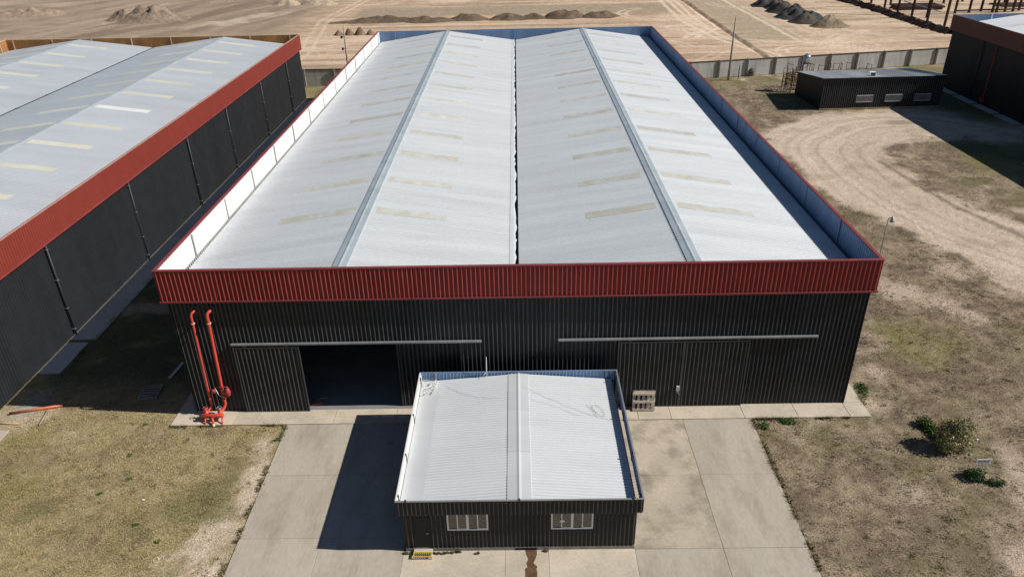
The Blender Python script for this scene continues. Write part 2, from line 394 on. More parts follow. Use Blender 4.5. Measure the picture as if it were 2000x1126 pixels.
def ground_colour(x, y):
    c = np.zeros(x.shape+(3,))
    big = fbm(x*0.12, y*0.12, 3, 4); mid = fbm(x*0.5, y*0.5, 9, 4); sm = fbm(x*1.7, y*1.7, 21, 3)
    left = sstep(6, -6, x)
    dry = np.array((0.335, 0.27, 0.14)); brown = np.array((0.16, 0.118, 0.08))
    c[:] = dry
    c = mixc(c, (0.30, 0.235, 0.165), (1-left)*0.85)
    t = np.clip(sstep(0.35, 0.7, 0.5*mid+0.5*sm+0.10*(1-left)-0.05)*(0.55+0.45*(1-left)), 0, 1)
    c = mixc(c, brown, t)
    c = mixc(c, (0.44, 0.36, 0.235), sstep(0.58, 0.72, fbm(x*2.1+40, y*2.1, 171, 3))*0.30)
    c = mixc(c, (0.11, 0.085, 0.055), sstep(0.60, 0.74, fbm(x*1.9+80, y*1.9, 181, 3))*0.35)
    # olive / green growth in patches
    g = sstep(0.5, 0.72, big)*sstep(0.35, 0.65, mid)*0.55
    c = mixc(c, (0.155, 0.145, 0.055), g)
    for P, amt, s in ((GREENR, 0.75, 2.2), (GREENL, 0.8, 3.0), (GREEN2, 0.9, 3.0)):
        d = poly_sd(x, y, P)+(mid-0.5)*4
        c = mixc(c, (0.19, 0.175, 0.06), amt*sstep(s*0.6, -s*0.6, d)*(0.5+0.5*sm))
    # strip of darker green turf between the warehouses
    c = mixc(c, (0.085, 0.10, 0.05), 0.9*sstep(-33.5, -31, x)*sstep(-18, -21, x)*sstep(0.5, 5, y)*sstep(0.25, 0.6, mid+0.15))
    c = mixc(c, (0.20, 0.18, 0.07), 0.5*sstep(80, 84, y)*sstep(0.3, 0.6, mid+0.1))
    # bare soil
    dirt = np.array((0.53, 0.43, 0.325))
    dl = poly_sd(x, y, DIRTL)+(mid-0.5)*2.6+(sm-0.5)*1.4
    k1 = sstep(0.25, -0.30, dl)
    dr = poly_sd(x, y, ROAD)+(mid-0.5)*3+(sm-0.5)*1.4-0.5
    k2 = sstep(1.1, -0.7, dr)
    dd = seg_dist(x, y, [(50, 50), (46, 46.5), (45.5, 42), (46, 35), (48, 28), (54, 18), (58, 6)])
    ang = fbm(dd*2.3+20, (x+y)*0.035+9, 137, 4, 0.65)
    scat = sstep(0.60, 0.78, fbm(x*0.3+5, y*0.3, 33, 4))*0.7*(1-0.3*left)
    k4 = sstep(2.0, 0.0, np.abs(np.hypot((x-24)/1.6, (y-7)/1.2)-1.0)*3)*sstep(0.45, 0.6, mid)*0.4
    k5 = sstep(21, 40, x)*sstep(-2, -14, y)*sstep(0.4, 0.62, sm)*0.5
    k1 = k1*(1-0.75*sstep(0.52, 0.62, fbm(x*0.9, y*0.9, 151, 4)))
    k = np.clip(np.maximum.reduce([k1*(0.85+0.5*(sm-0.5)), k2*(0.95+0.2*(mid-0.5)), scat, k4, k5]), 0, 1)
    c = mixc(c, dirt, k)
    c = mixc(c, (0.62, 0.51, 0.40), k2*sstep(0.50, 0.66, ang)*0.55)
    c = mixc(c, (0.33, 0.255, 0.18), k2*sstep(0.45, 0.30, ang)*0.5)
    c = mixc(c, (0.22, 0.17, 0.12), k2*sstep(0.62, 0.72, fbm(x*0.35, y*0.35, 71, 3))*0.25)
    rut = sstep(0.55, 0.1, seg_dist(x, y, [(42.2, 45), (42.6, 38), (43.5, 31), (45, 26.5), (46.5, 22)])+(sm-0.5)*0.6)
    c = mixc(c, (0.17, 0.13, 0.09), rut*0.75)
    c = mixc(c, (0.19, 0.15, 0.11), sstep(1.8, 0.4, np.hypot((x-51.5)/2.0, (y-60.5)))*0.6)
    c = mixc(c, (0.10, 0.115, 0.05), sstep(59, 62, x)*sstep(56, 62, y+(mid-.5)*6)*0.8*sstep(82, 78, y))
    c = mixc(c, (0.10, 0.115, 0.05), 0.8*sstep(2.5, -.5, poly_sd(x, y, [(53, 50), (58, 44.5), (66, 44.5), (66, 50)]) + (mid-.5)*4))
    c = mixc(c, (0.09, 0.11, 0.05), 0.7*sstep(43.5, 42.5, x)*sstep(36, 38.5, x)*sstep(66.5, 68, y)*sstep(78, 76, y))  # dark green laid over the ground where the shed's shadow falls
    # ---------------- graded field behind the boundary wall
    F = sstep(0.0, 1.2, y-fence_y(x)-0.3)
    ny = fbm(x*0.035, y*0.33, 41, 5, 0.6); ny2 = fbm(x*0.1+7, y*1.1, 47, 3)
    tan = np.array((0.595, 0.425, 0.285)); f = np.zeros_like(c); f[:] = tan
    f = mixc(f, (0.40, 0.285, 0.195), sstep(0.50, 0.66, ny)*0.85)
    f = mixc(f, (0.76, 0.59, 0.43), sstep(0.54, 0.66, fbm(x*0.05+3, y*0.5, 55, 4))*0.65)
    f = mixc(f, (0.36, 0.26, 0.17), sstep(0.60, 0.8, ny2)*0.5)
    # left of the site: greyer, older soil with diagonal ruts
    L_ = sstep(-44, -62, x+(ny-0.5)*10)
    dg = fbm((x*0.94-y*0.34)*0.25, (x*0.34+y*0.94)*0.03, 61, 5, 0.6)
    fl = np.zeros_like(c); fl[:] = (0.40, 0.305, 0.215)
    fl = mixc(fl, (0.27, 0.20, 0.14), sstep(0.45, 0.7, dg)*0.9)
    fl = mixc(fl, (0.55, 0.43, 0.32), sstep(0.55, 0.75, fbm((x*0.94-y*0.34)*0.3+9, (x*0.34+y*0.94)*0.05, 65, 4))*0.7)
    f = f*(1-L_[..., None])+fl*L_[..., None]
    # greyer graded pad right of the ditch and a grey band along the back
    P2 = sstep(47, 49, x+(ny-0.5)*3)*sstep(66, 58, x)*sstep(118, 124, y)
    f = mixc(f, (0.43, 0.345, 0.24), P2*0.8)
    f = mixc(f, (0.37, 0.30, 0.21), sstep(160, 164, y+(mid-.5)*3)*sstep(-44, -40, x)*sstep(46, 40, x)*sstep(182, 177, y)*0.85)
    R_ = sstep(56, 62, x)
    f = mixc(f, (0.68, 0.52, 0.37), R_*sstep(0.4, 0.65, fbm((x*0.8+y*0.6)*0.2, (x*0.6-y*0.8)*0.05, 81, 4))*0.7)
    def line(pts, wd, colr, amt, wob=0.8):
        nonlocal f
        d = seg_dist(x, y, pts)+(mid-0.5)*wob
        f = mixc(f, colr, amt*sstep(wd, wd*0.25, d))
    line([(-105, 136), (-86.7, 156.6), (-76.7, 195.3)], 5.0, (0.25, 0.185, 0.13), 0.8, 3)
    line([(-76.4, 146.4), (-68, 170), (-62.4, 198.9)], 3.5, (0.27, 0.20, 0.14), 0.7, 3)
    line([(-73, 158), (-67, 172)], 4.5, (0.62, 0.51, 0.40), 0.8, 9)
    for o in (0, 2.2):
        line([(-44+o, 100), (-44.1+o, 118.4), (-49.2+o, 158.5), (-45.5+o, 200)], 0.6, (0.72, 0.56, 0.40), 0.9, .4)
        line([(41+o, 190), (39.6+o, 147.9), (42.3+o, 123.9), (50+o, 98)], 0.8, (0.78, 0.62, 0.46), 0.95, .4)
        line([(45.2+o, 190), (43.6+o, 155.4), (43.6+o, 136.5), (36+o, 126)], 0.8, (0.78, 0.62, 0.46), 0.95, .4)
        line([(30, 128+o*.6), (37.1, 127.4+o*.6), (60.9, 116.2+o*.6), (76.7, 129.5+o*.6)], 0.5, (0.74, 0.58, 0.42), 0.8, .4)
        line([(58+o, 190), (58+o, 119.3), (67.5+o, 107.7)], 0.75, (0.76, 0.61, 0.46), 0.9, .4)
        line([(64+o, 160), (63+o, 130), (70+o, 112), (90, 104+o)], 0.5, (0.72, 0.57, 0.41), 0.8, .4)
        line([(33+o, 102), (40+o, 112), (30+o, 124)], 0.4, (0.72, 0.57, 0.41), 0.7, .3)
    for (cx_, cy_, rr, a0, a1) in ((33, 150, 9, -1.5, 1.2), (35, 142, 7, -2, 1.0), (38, 160, 10, 2, 4.6), (30, 132, 8, -.5, 1.6), (62, 176, 8, 3, 6), (58, 108, 6, 0, 3), (75, 118, 9, 2.2, 4.4), (82, 140, 12, 2.4, 4.4), (55, 140, 14, -.6, .8), (-44, 132, 9, 3.6, 5.6), (27, 115, 7, .2, 2.2), (15, 170, 16, 4.2, 5.4)):
        for o in (0, 1.9):
            line([(cx_+(rr+o)*math.cos(q), cy_+(rr+o)*math.sin(q)) for q in np.linspace(a0, a1, 12)], 0.6, (0.76, 0.60, 0.45), 0.75, .5)
    line([(47.3, 200), (46.7, 132.8), (47.0, 96)], 0.75, (0.24, 0.165, 0.11), 0.85, 1.2)
    line([(24, 123), (0, 121), (-24, 123.5)], 0.6, (0.25, 0.15, 0.10), 0.7, 1.0)
    f = f*(0.80+0.4*sm[..., None])
    c = c*(0.98+0.28*sm[..., None])
    return c*(1-F[..., None])+f*F[..., None]
def ground_z(x, y):
    near = -0.07+0.05*fbm(x*0.6, y*0.6, 5, 3)
    F = sstep(0.5, 6, y-fence_y(x))
    far = 0.28*(fbm(x*0.06, y*0.35, 41, 4)-0.5)+0.12*(fbm(x*0.5, y*0.5, 45, 2)-0.5)
    d = seg_dist(x, y, [(47.3, 200), (46.7, 132.8), (47.0, 96)])
    return near*(1-F)+(far-0.1-0.35*sstep(0.9, 0.2, d))*F

def axis(core0, core1, step, lo, hi):
    a = list(np.arange(core0, core1+1e-6, step)); s = step; v = core1
    while v < hi: s *= 1.22; v += s; a.append(v)
    s = step; v = core0; pre = []
    while v > lo: s *= 1.22; v -= s; pre.append(v)
    return np.array(pre[::-1]+a)
gx = axis(-46, 60, 0.34, -900, 900)
gx = np.unique(np.round(np.concatenate([gx[(gx >= -46) & (gx <= 60)], axis(-110, 112, 0.75, -900, 900)[lambda a: (a < -46.2) | (a > 60.2)] if False else np.array([v for v in axis(-110, 112, 0.75, -900, 900) if v < -46.3 or v > 60.3])]), 3))
gy = np.array([v for v in axis(-17, 70, 0.34, -700, 70.1)]+list(np.arange(70.6, 185, 0.6)))
s_ = 0.8; v_ = gy[-1]; ex = []
while v_ < 1500: s_ *= 1.2; v_ += s_; ex.append(v_)
gy = np.concatenate([gy[gy <= 185], ex])
GX, GY = np.meshgrid(gx, gy)
gz = ground_z(GX, GY); gc = ground_colour(GX, GY)
def grid_obj(name, GX, GY, GZ, C, m):
    ny, nx = GX.shape
    me = bpy.data.meshes.new(name)
    nv = nx*ny; co = np.stack([GX, GY, GZ], -1).reshape(-1)
    me.vertices.add(nv); me.vertices.foreach_set('co', co)
    i = np.arange((ny-1)*(nx-1)); r = i//(nx-1); q = i % (nx-1); a = r*nx+q
    idx = np.stack([a, a+1, a+nx+1, a+nx], -1).reshape(-1)
    nf = len(i)
    me.loops.add(nf*4); me.loops.foreach_set('vertex_index', idx)
    me.polygons.add(nf); me.polygons.foreach_set('loop_start', np.arange(nf)*4)
    me.polygons.foreach_set('use_smooth', np.ones(nf, bool))
    at = me.attributes.new('Col', 'FLOAT_COLOR', 'POINT')
    at.data.foreach_set('color', np.concatenate([C.reshape(-1, 3), np.ones((nv, 1))], 1).reshape(-1))
    me.materials.append(m); me.update(calc_edges=True); me.validate()
    return add(name, me)
SOIL = vmat('ground_soil_and_grass', fine=0.30, fscale=9.0, bump=0.8, bscale=9.0, extra=((2.6, 0.10), (20.0, 0.40)))
g_o = grid_obj('ground', GX, GY, gz, gc, SOIL)
tag(g_o, 'dry grass yard, dirt track and tan graded earth field', 'ground', kind='structure')

# dry grass blades ---------------------------------------------------------
GRASSM = vmat('grass_blades', fine=0.15, bump=0)
def in_rect(x, y, R, pad=0.0):
    return (x > R[0]-pad) & (x < R[1]+pad) & (y > R[2]-pad) & (y < R[3]+pad)
SOLID = [(-21.5, 21.5, -1.5, 79), (-14.25, 14.2, -30, 0.0), (-90, -31.1, -20, 85), (66, 120, 0, 85), (43, 61, 67, 77), (20, 21.6, 0, 79)]
def tri_mesh(name, V, C, m):
    n = len(V)//3
    me = bpy.data.meshes.new(name); me.vertices.add(len(V)); me.vertices.foreach_set('co', V.reshape(-1))
    me.loops.add(len(V)); me.loops.foreach_set('vertex_index', np.arange(len(V)))
    me.polygons.add(n); me.polygons.foreach_set('loop_start', np.arange(n)*3)
    at = me.attributes.new('Col', 'FLOAT_COLOR', 'POINT')
    at.data.foreach_set('color', np.concatenate([C, np.ones((len(C), 1))], 1).reshape(-1))
    me.materials.append(m); me.update(calc_edges=True)
    return me
def blades(px, py, pz, col, hmin, hmax, spread, wd, K, rng):
    n = len(px); V = np.zeros((n, K, 3, 3))
    a = rng.random((n, K))*2*np.pi; off = rng.random((n, K))*spread
    bx = px[:, None]+np.cos(a)*off*0.5; by = py[:, None]+np.sin(a)*off*0.5
    h = hmin+(hmax-hmin)*rng.random((n, K))**1.5
    lean = (0.3+0.9*rng.random((n, K)))*h
    wx = -np.sin(a+0.6)*wd/2; wy = np.cos(a+0.6)*wd/2
    zz = np.broadcast_to(pz[:, None], bx.shape)-0.01
    V[:, :, 0] = np.stack([bx-wx, by-wy, zz], -1); V[:, :, 1] = np.stack([bx+wx, by+wy, zz], -1)
    V[:, :, 2] = np.stack([bx+np.cos(a)*lean, by+np.sin(a)*lean, zz+h], -1)
    C = np.repeat((col[:, None, :]*(0.7+0.75*rng.random((n, K, 1)))), 3, axis=1).reshape(-1, 3) if False else np.repeat((col[:, None, :]*(0.65+0.95*rng.random((n, K, 1)))).reshape(-1, 3), 3, axis=0)
    return V.reshape(-1, 3), C
def scatter_grass(name, label, R, n, hmin, hmax, seed):
    rng = np.random.default_rng(seed)
    x = R[0]+(R[1]-R[0])*rng.random(n); y = R[2]+(R[3]-R[2])*rng.random(n)
    ok = np.ones(n, bool)
    for s in SOLID: ok &= ~in_rect(x, y, s, 0.04)
    soil = np.minimum(poly_sd(x, y, ROAD), poly_sd(x, y, DIRTL)*2)
    ok &= rng.random(n) < np.clip(0.15+(soil+1.0)*0.35, 0.04, 1)
    ok &= rng.random(n) < sstep(0.28, 0.55, fbm(x*0.8, y*0.8, 91, 3))*0.85+0.15
    x, y = x[ok], y[ok]
    c = ground_colour(x, y)*1.08
    V, C = blades(x, y, ground_z(x, y), c, hmin, hmax, 0.16, 0.030, 5, rng)
    o = add(name, tri_mesh(name, V, C, GRASSM))
    return tag(o, label, 'grass', kind='stuff')
scatter_grass('dry_grass', 'short dry yellowish grass left of the concrete driveway', (-33, -14.2, -17, 1), 42000, 0.03, 0.10, 1)
scatter_grass('turf', 'dark green turf in the gap between the two warehouses', (-31.2, -21.4, 0.6, 60), 16000, 0.03, 0.10, 2)
scatter_grass('brown_grass', 'short brown grass on the yard right of the main warehouse', (14.2, 48, -17, 34), 62000, 0.03, 0.11, 3)
scatter_grass('yard_grass', 'thin grass around the dirt track turn and black shed', (21.6, 66, 34, 92), 30000, 0.05, 0.14, 4)

def edge_growth(name, label, segs, n, seed, cols):
    rng = np.random.default_rng(seed); P = []
    for (a, b, wd) in segs:
        k = int(n*math.hypot(b[0]-a[0], b[1]-a[1])); t = rng.random(k)
        off = rng.normal(size=(k, 2))*wd
        q = np.stack([a[0]+(b[0]-a[0])*t, a[1]+(b[1]-a[1])*t], -1)+off
        keep = fbm(q[:, 0]*1.3, q[:, 1]*1.3, seed+200, 3) > 0.5
        P.append(q[keep])
    P = np.concatenate(P)
    c = np.array(cols)[rng.integers(0, len(cols), len(P))]
    V, C = blades(P[:, 0], P[:, 1], np.full(len(P), -.03), c, .05, .17, .16, .035, 7, rng)
    return tag(add(name, tri_mesh(name, V, C, GRASSM)), label, 'grass', kind='stuff')
MIXG = [(.16, .15, .06), (.22, .18, .09), (.10, .12, .04), (.28, .22, .12), (.13, .10, .06)]
edge_growth('edge_grass', 'ragged grass growing over the edges of the driveway and footpath', [((-14.25, -1.5), (-14.3, -16), .07), ((14.15, -1.5), (14.2, -16), .07), ((-21.4, -1.46), (-14.3, -1.46), .06), ((14.2, -1.46), (21.4, -1.46), .06), ((21.45, -1.4), (21.45, 4), .08), ((-31.2, 4), (-30.95, 40), .1)], 45, 301, MIXG)
TUFT = [(.24, .21, .10), (.30, .24, .14), (.17, .17, .07), (.20, .155, .10), (.34, .28, .17), (.13, .14, .055)]
def weed_scatter(name, label, R, n, seed, cols):
    rng = np.random.default_rng(seed); k = 0; P = []
    while k < n:
        x = R[0]+(R[1]-R[0])*rng.random(); y = R[2]+(R[3]-R[2])*rng.random(); k += 1
        m_ = rng.integers(2, 15); sp = .07+.16*rng.random(); P.append(np.stack([x+rng.normal(size=m_)*sp, y+rng.normal(size=m_)*sp], -1))
    P = np.concatenate(P); ok = np.ones(len(P), bool)
    for s_2 in SOLID: ok &= ~in_rect(P[:, 0], P[:, 1], s_2, .05)
    ok &= poly_sd(P[:, 0], P[:, 1], ROAD) > .5
    P = P[ok]; c = np.array(cols)[rng.integers(0, len(cols), len(P))]
    V, C = blades(P[:, 0], P[:, 1], ground_z(P[:, 0], P[:, 1]), c, .04, .11, .2, .035, 6, rng)
    return tag(add(name, tri_mesh(name, V, C, GRASSM)), label, 'grass', kind='stuff')
weed_scatter('lawn_tufts', 'coarse dark tufts scattered over the left lawn', (-31, -14.4, -16, 0), 300, 311, TUFT)
weed_scatter('yard_tufts', 'coarse dark tufts scattered over the right yard', (14.4, 46, -16, 34), 1000, 312, TUFT)
# ------------------------------------------------------------------ paving
def slabs(name, label, cells, ztop, m, th=0.14, gap=0.012):
    """paved area: a soil bed with one object per slab"""
    x0 = min(c[0] for c in cells); x1 = max(c[1] for c in cells); y0 = min(c[2] for c in cells); y1 = max(c[3] for c in cells)
    bed = []
    V, F = [], []
    for (a, b, c, d) in [q[:4] for q in cells]:
        i = len(V); V += [(a, c, ztop-0.02), (b, c, ztop-0.02), (b, d, ztop-0.02), (a, d, ztop-0.02)]; F.append((i, i+1, i+2, i+3))
    root = add(name, mesh(name, V, F, JOINT)); tag(root, label, name.replace('_', ' '), kind='structure')
    for cell in cells:
        a, b, c, d = cell[:4]; mm = cell[4] if len(cell) > 4 else m
        dz = random.uniform(-0.004, 0.004)
        lohi('slab', (a+gap/2, c+gap/2, ztop-th+dz), (b-gap/2, d-gap/2, ztop+dz), mm, root)
    return root
DX = [-14.2, -10.0, -5.75]; DXR = [5.62, 9.95, 14.1]
cells = []
for (a, b) in zip(DX[:-1], DX[1:]):
    for (c, d) in ((-1.4, -5.86), (-5.86, -10.42), (-10.42, -14.9), (-14.9, -20)): cells.append((a, b, d, c))
for (a, b) in zip(DXR[:-1], DXR[1:]):
    for (c, d) in ((-1.4, -6.2), (-6.2, -11.35), (-11.35, -16), (-16, -20)): cells.append((a, b, d, c, CONCS if a < 6 and c > -11 else CONC))
for (a, b) in ((-5.75, -0.74), (-0.74, 1.38), (1.38, 5.62)):
    cells.append((a, b, -14.9, -11.32, CONCW)); cells.append((a, b, -20, -14.9, CONCW))
drive = slabs('driveway', 'pale concrete driveway slabs in front of the main warehouse', cells, 0.0, CONC)
fx = [-21.4, -17.6, -15.0, -11.4, -7.6, -3.8, 0, 3.6, 7.3, 9.3, 13.75, 17.0, 20.15, 21.4]
fp = [(a, b, -1.4, 0.02) for a, b in zip(fx[:-1], fx[1:])]
fp += [(20.2, 21.4, a, a+3.0) for a in np.arange(0.02, 60, 3.0)] + [(-21.4, -20.2, a, a+3.0) for a in np.arange(0.02, 1.0, 3.0)]
slabs('footpath', 'narrow pale concrete footpath along the base of the main warehouse', fp, 0.035, CONCW, gap=0.02)
slabs('side_path', 'grey concrete strip along the black wall of the left warehouse',
      [(-32.95, -31.0, 8.7+i*3.0, 11.7+i*3.0) for i in range(23)]+[(-32.95, -31.35, 4.4, 8.3)]+[(-33.4, -31.2, -6, -1.6, WHITE if False else CONC)], 0.035, CONCG, gap=0.03)
slabs('far_path', 'grey concrete strip along the foot of the right warehouse',
      [(65.2, 66.75, 79.5-i*5.4-5.0, 79.5-i*5.4) for i in range(13)], 0.035, CONCG, gap=0.2)
slabs('loading_pad', 'pale concrete pad lying in the shade of the right warehouse', [(57.5, 62, 36, 43.5), (57.5, 62, 30, 35.95), (62.05, 66, 30, 43.5)], 0.03, CONCG)
# wet stain running from the drain under the office
pts = [(0.30, -11.33), (0.34, -11.6), (0.40, -11.9), (0.30, -12.15), (0.36, -12.35), (0.22, -12.5), (0.27, -12.7), (0.24, -13.2), (0.30, -13.8), (0.22, -14.6)]
L_ = [(x-random.uniform(0, .06), y) for x, y in pts]; R_ = []
for i, (x, y) in enumerate(pts): R_.append((x+[.48, .46, .3, .28, .42, .52, .5, .5, .38, .4][i]+random.uniform(0, .05), y))
V = [(x, y, 0.0085) for x, y in L_]+[(x, y, 0.0085) for x, y in R_]; n = len(pts)
st = add('water_stain', mesh('water_stain', V, [(i, i+1, n+i+1, n+i) for i in range(n-1)], STAIN), drive)

# ------------------------------------------------------------------ main warehouse
MW = thing('main_warehouse', 'big black warehouse with dark red fascia and twin white gabled roofs', 'warehouse', (0, 0, 0))
W2, WX, LY, ZB, ZT = 20.5, 20.2, 78.4, 8.0, 10.0
EZ, RZ, RX = 8.45, 9.92, 10.05
FY = -0.17
# walls
def wallrun(o, u, L, H, z0=0.05, m=BLACK, parent=MW, per=4, name='wall_sheet', pitch=0.258):
    return run(name, parent, (o[0], o[1], z0), u, Z, L, H, m, pitch, per)
OP1, OP2 = (-13.5, -3.42), (6.2, 13.6)
DH = 4.85
wallrun((-WX, 0), X, OP1[0]+WX, 8.15)
wallrun((OP1[0], 0), X, OP1[1]-OP1[0], 8.2-DH, DH)
wallrun((OP1[1], 0), X, OP2[0]-OP1[1], 8.15)
wallrun((OP2[0], 0), X, OP2[1]-OP2[0], 8.2-DH, DH)
wallrun((OP2[1], 0), X, WX-OP2[1], 8.15)
wallrun((WX, 0), Y, 78.2, 8.15, per=8)
wallrun((-WX, 78.2), -Y, 78.2, 8.15, per=8)
wallrun((WX, 78.2), -X, 2*WX, 8.15, per=8)
lohi('floor_slab', (-WX+.05, 0.05, -0.1), (WX-.05, 78.1, 0.02), mat('floor_concrete', (.24, .235, .225), .85, var=.15, scale=.4), MW)
for xx in (-WX, WX): lohi('corner_trim', (xx-.05, -0.06, 0.03), (xx+.05, 0.05, 8.0), BLACK, MW)
# fascia and parapet
run('fascia_sheet', MW, (-W2, FY, ZB), X, Z, 2*W2, ZT-ZB, RED)
run('fascia_sheet', MW, (W2, FY, ZB), Y, Z, LY-FY, ZT-ZB, RED, per=8)
run('fascia_sheet', MW, (-W2, LY, ZB), -Y, Z, LY-FY, ZT-ZB, RED, per=8)
run('fascia_sheet', MW, (W2, LY, ZB), -X, Z, 2*W2, ZT-ZB, RED, per=8)
I = 0.14
run('parapet_sheet', MW, (W2-I, FY+I, EZ-.3), -X, Z, 2*W2-2*I, ZT-EZ+.25, SHADEIN, per=8)
run('parapet_sheet', MW, (W2-I, LY-I, EZ-.3), -Y, Z, LY-FY-2*I, ZT-EZ+.25, SHADEIN, per=4)
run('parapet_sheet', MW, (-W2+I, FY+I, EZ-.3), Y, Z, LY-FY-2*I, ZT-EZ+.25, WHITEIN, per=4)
run('parapet_sheet', MW, (-W2+I, LY-I, EZ-.3), X, Z, 2*W2-2*I, ZT-EZ+.25, SHADEIN, per=4)
lohi('coping', (-W2-.05, FY-.05, ZT-.03), (W2+.05, FY+I+.02, ZT+.04), REDTRIM, MW)
lohi('coping', (-W2-.05, LY-I-.02, ZT-.03), (W2+.05, LY+.05, ZT+.04), RIDGE, MW)
for s in (-1, 1):
    a, b = sorted((s*(W2+.05), s*(W2-I-.02)))
    lohi('coping', (a, FY+I+.03, ZT-.032), (b, LY-I-.03, ZT+.037), REDTRIM, MW)
lohi('fascia_trim', (-W2-.06, FY-.07, ZB-.05), (W2+.06, FY+.06, ZB+.06), REDTRIM, MW)
lohi('soffit', (-W2+.05, FY+.07, ZB-.02), (W2-.05, -0.045, ZB+.02), DARKST, MW)
for s in (-1, 1):
    a, b = sorted((s*(W2+.05), s*(WX+.04)))
    lohi('soffit', (a, 0.0, ZB-.022), (b, LY-.3, ZB+.018), REDTRIM, MW)
for k in range(13):
    yy = 5.0+k*6.0
    box('parapet_post', (-W2+I+.065, yy, 9.2), (.05, .12, 1.45), STEELG, MW)
    box('parapet_post', (W2-I-.065, yy+.5, 9.2), (.05, .12, 1.45), SHADEIN, MW)
for k in range(-3, 4): box('parapet_post', (k*6.0+.01, LY-I-.07, 9.2), (.14, .05, 1.45), SHADEIN, MW)
# roof slopes, ridge, valley
RY0, RY1 = 0.05, 78.15
slope_sheets(MW, -W2+.42, EZ, -RX, RZ, RY0, RY1, ROOF)
slope_sheets(MW, -0.16, EZ, -RX, RZ, RY0, RY1, ROOF)
slope_sheets(MW, 0.14, EZ, RX, RZ, RY0, RY1, ROOF)
slope_sheets(MW, W2-.42, EZ, RX, RZ, RY0, RY1, ROOF)
sl = (RZ-EZ)/10.0
for s in (-1, 1): ridge_cap(MW, s*RX, RZ, RY0, RY1, 0.41, sl, RIDGE)
SY = [8.9+5.95*k for k in range(12)]
for s in (-1, 1):
    skylights(MW, s*RX, RZ, s*(W2-.42), EZ, SY, 0.75, 5.9, SKYL, RY0, RY1)
    skylights(MW, s*RX, RZ, s*0.15, EZ, SY, 0.75, 5.4, SKYL, RY0, RY1)
def channel(parent, x0, x1, y0, y1, zt, dep, m):
    V = [(x0, y0, zt), (x0, y0, zt-dep), (x1, y0, zt-dep), (x1, y0, zt), (x0, y1, zt), (x0, y1, zt-dep), (x1, y1, zt-dep), (x1, y1, zt)]
    return add('gutter', mesh('gutter', V, [(0, 1, 5, 4), (1, 2, 6, 5), (2, 3, 7, 6)], m), parent)
channel(MW, -0.30, 0.26, RY0, RY1, EZ-.03, .3, DARKST)
channel(MW, -W2+I+.03, -W2+.50, RY0, RY1, EZ-.02, .25, STEELG)
channel(MW, W2-.50, W2-I-.03, RY0, RY1, EZ-.02, .25, STEELG)
# torn membrane hanging over the valley gutter
rg = random.Random(5); yy = RY0; E = []
while yy < RY1:
    E.append((yy, rg.choice([-.10, -.06, -.03, 0.0, .03, -.12])+rg.uniform(-.03, .03))); yy += rg.uniform(.25, 1.1)
V, F = [], []
for i, (y_, x_) in enumerate(E):
    V += [(-0.42, y_, EZ+.085), (-0.17, y_, EZ+.055), (x_-.04, y_, EZ+.04), (x_, y_, EZ-.02-rg.uniform(0, .05))]
    if i: F += [(4*i-4+k, 4*i+k, 4*i+k+1, 4*i-4+k+1) for k in range(3)]
add('valley_membrane', mesh('valley_membrane', V, F, ROOFO, True), MW)
# sliding doors and tracks
def door_leaf(x0, x1, y, parent, box_on=None):
    me = sheet_mesh(round((x1-x0-.08)/.258), (x1-x0-.08)/round((x1-x0-.08)/.258), DH-.12, DOORBLACK, RIBW)
    d = add('sliding_door', me, parent, frame((x0+.04, y, 0.06), X, Z))
    for xx in (x0+.02, x1-.02): lohi('door_stile', (xx-.035, y-.05, .05), (xx+.035, y+.02, DH), DARKST if False else STEELD, d)
    lohi('bottom_rail', (x0+.055, y-.045, .045), (x1-.055, y+.015, .11), STEELD, d)
    lohi('top_rail', (x0+.055, y-.045, DH-.1), (x1-.055, y+.015, DH-.02), STEELD, d)
    for xx in (x0+.7, x1-.7): lohi('hanger', (xx-.08, y-.03, DH-.005), (xx+.08, y+.0, DH+.12), STEELD, d)
    return d
STEELD = mat('dark_door_steel', (0.075, 0.075, 0.072), rough=0.5, metal=0.1, var=0.2)
DY = -0.13
door_leaf(-17.02, -13.08, DY, MW); door_leaf(-7.30, -3.30, 0.30, MW)
dR = door_leaf(5.98, 9.90, DY, MW); door_leaf(9.93, 13.78, DY, MW)
lohi('lock_box', (9.66, DY-.16, 1.28), (9.86, DY-.05, 1.62), mat('lock_box_grey', (.55, .55, .54), .5), dR)
lohi('padlock', (9.72, DY-.10, 1.08), (9.82, DY-.04, 1.2), STEELG, dR)
lohi('padlock', (9.84, DY-.11, 0.98), (9.89, DY-.05, 1.1), STEELG, dR)
for (a, b) in ((-17.1, -2.15), (2.4, 17.75)):
    lohi('door_track', (a, -0.19, 4.95), (b, -0.045, 5.07), STEELG, MW)
for s in (OP1, OP2):
    for xx in s: lohi('door_jamb', (xx-.06, -.03, .03), (xx+.06, .12, DH), DARKST, MW)
# opening plates of the fire pipes
for xx in (-18.72, -17.78):
    lohi('pipe_plate', (xx-.2, -.075, 7.18), (xx+.2, -.045, 7.62), DARKST, MW)
    lohi('pipe_hole', (xx-.13, -.085, 7.24), (xx+.13, -.072, 7.55), DARK, MW)

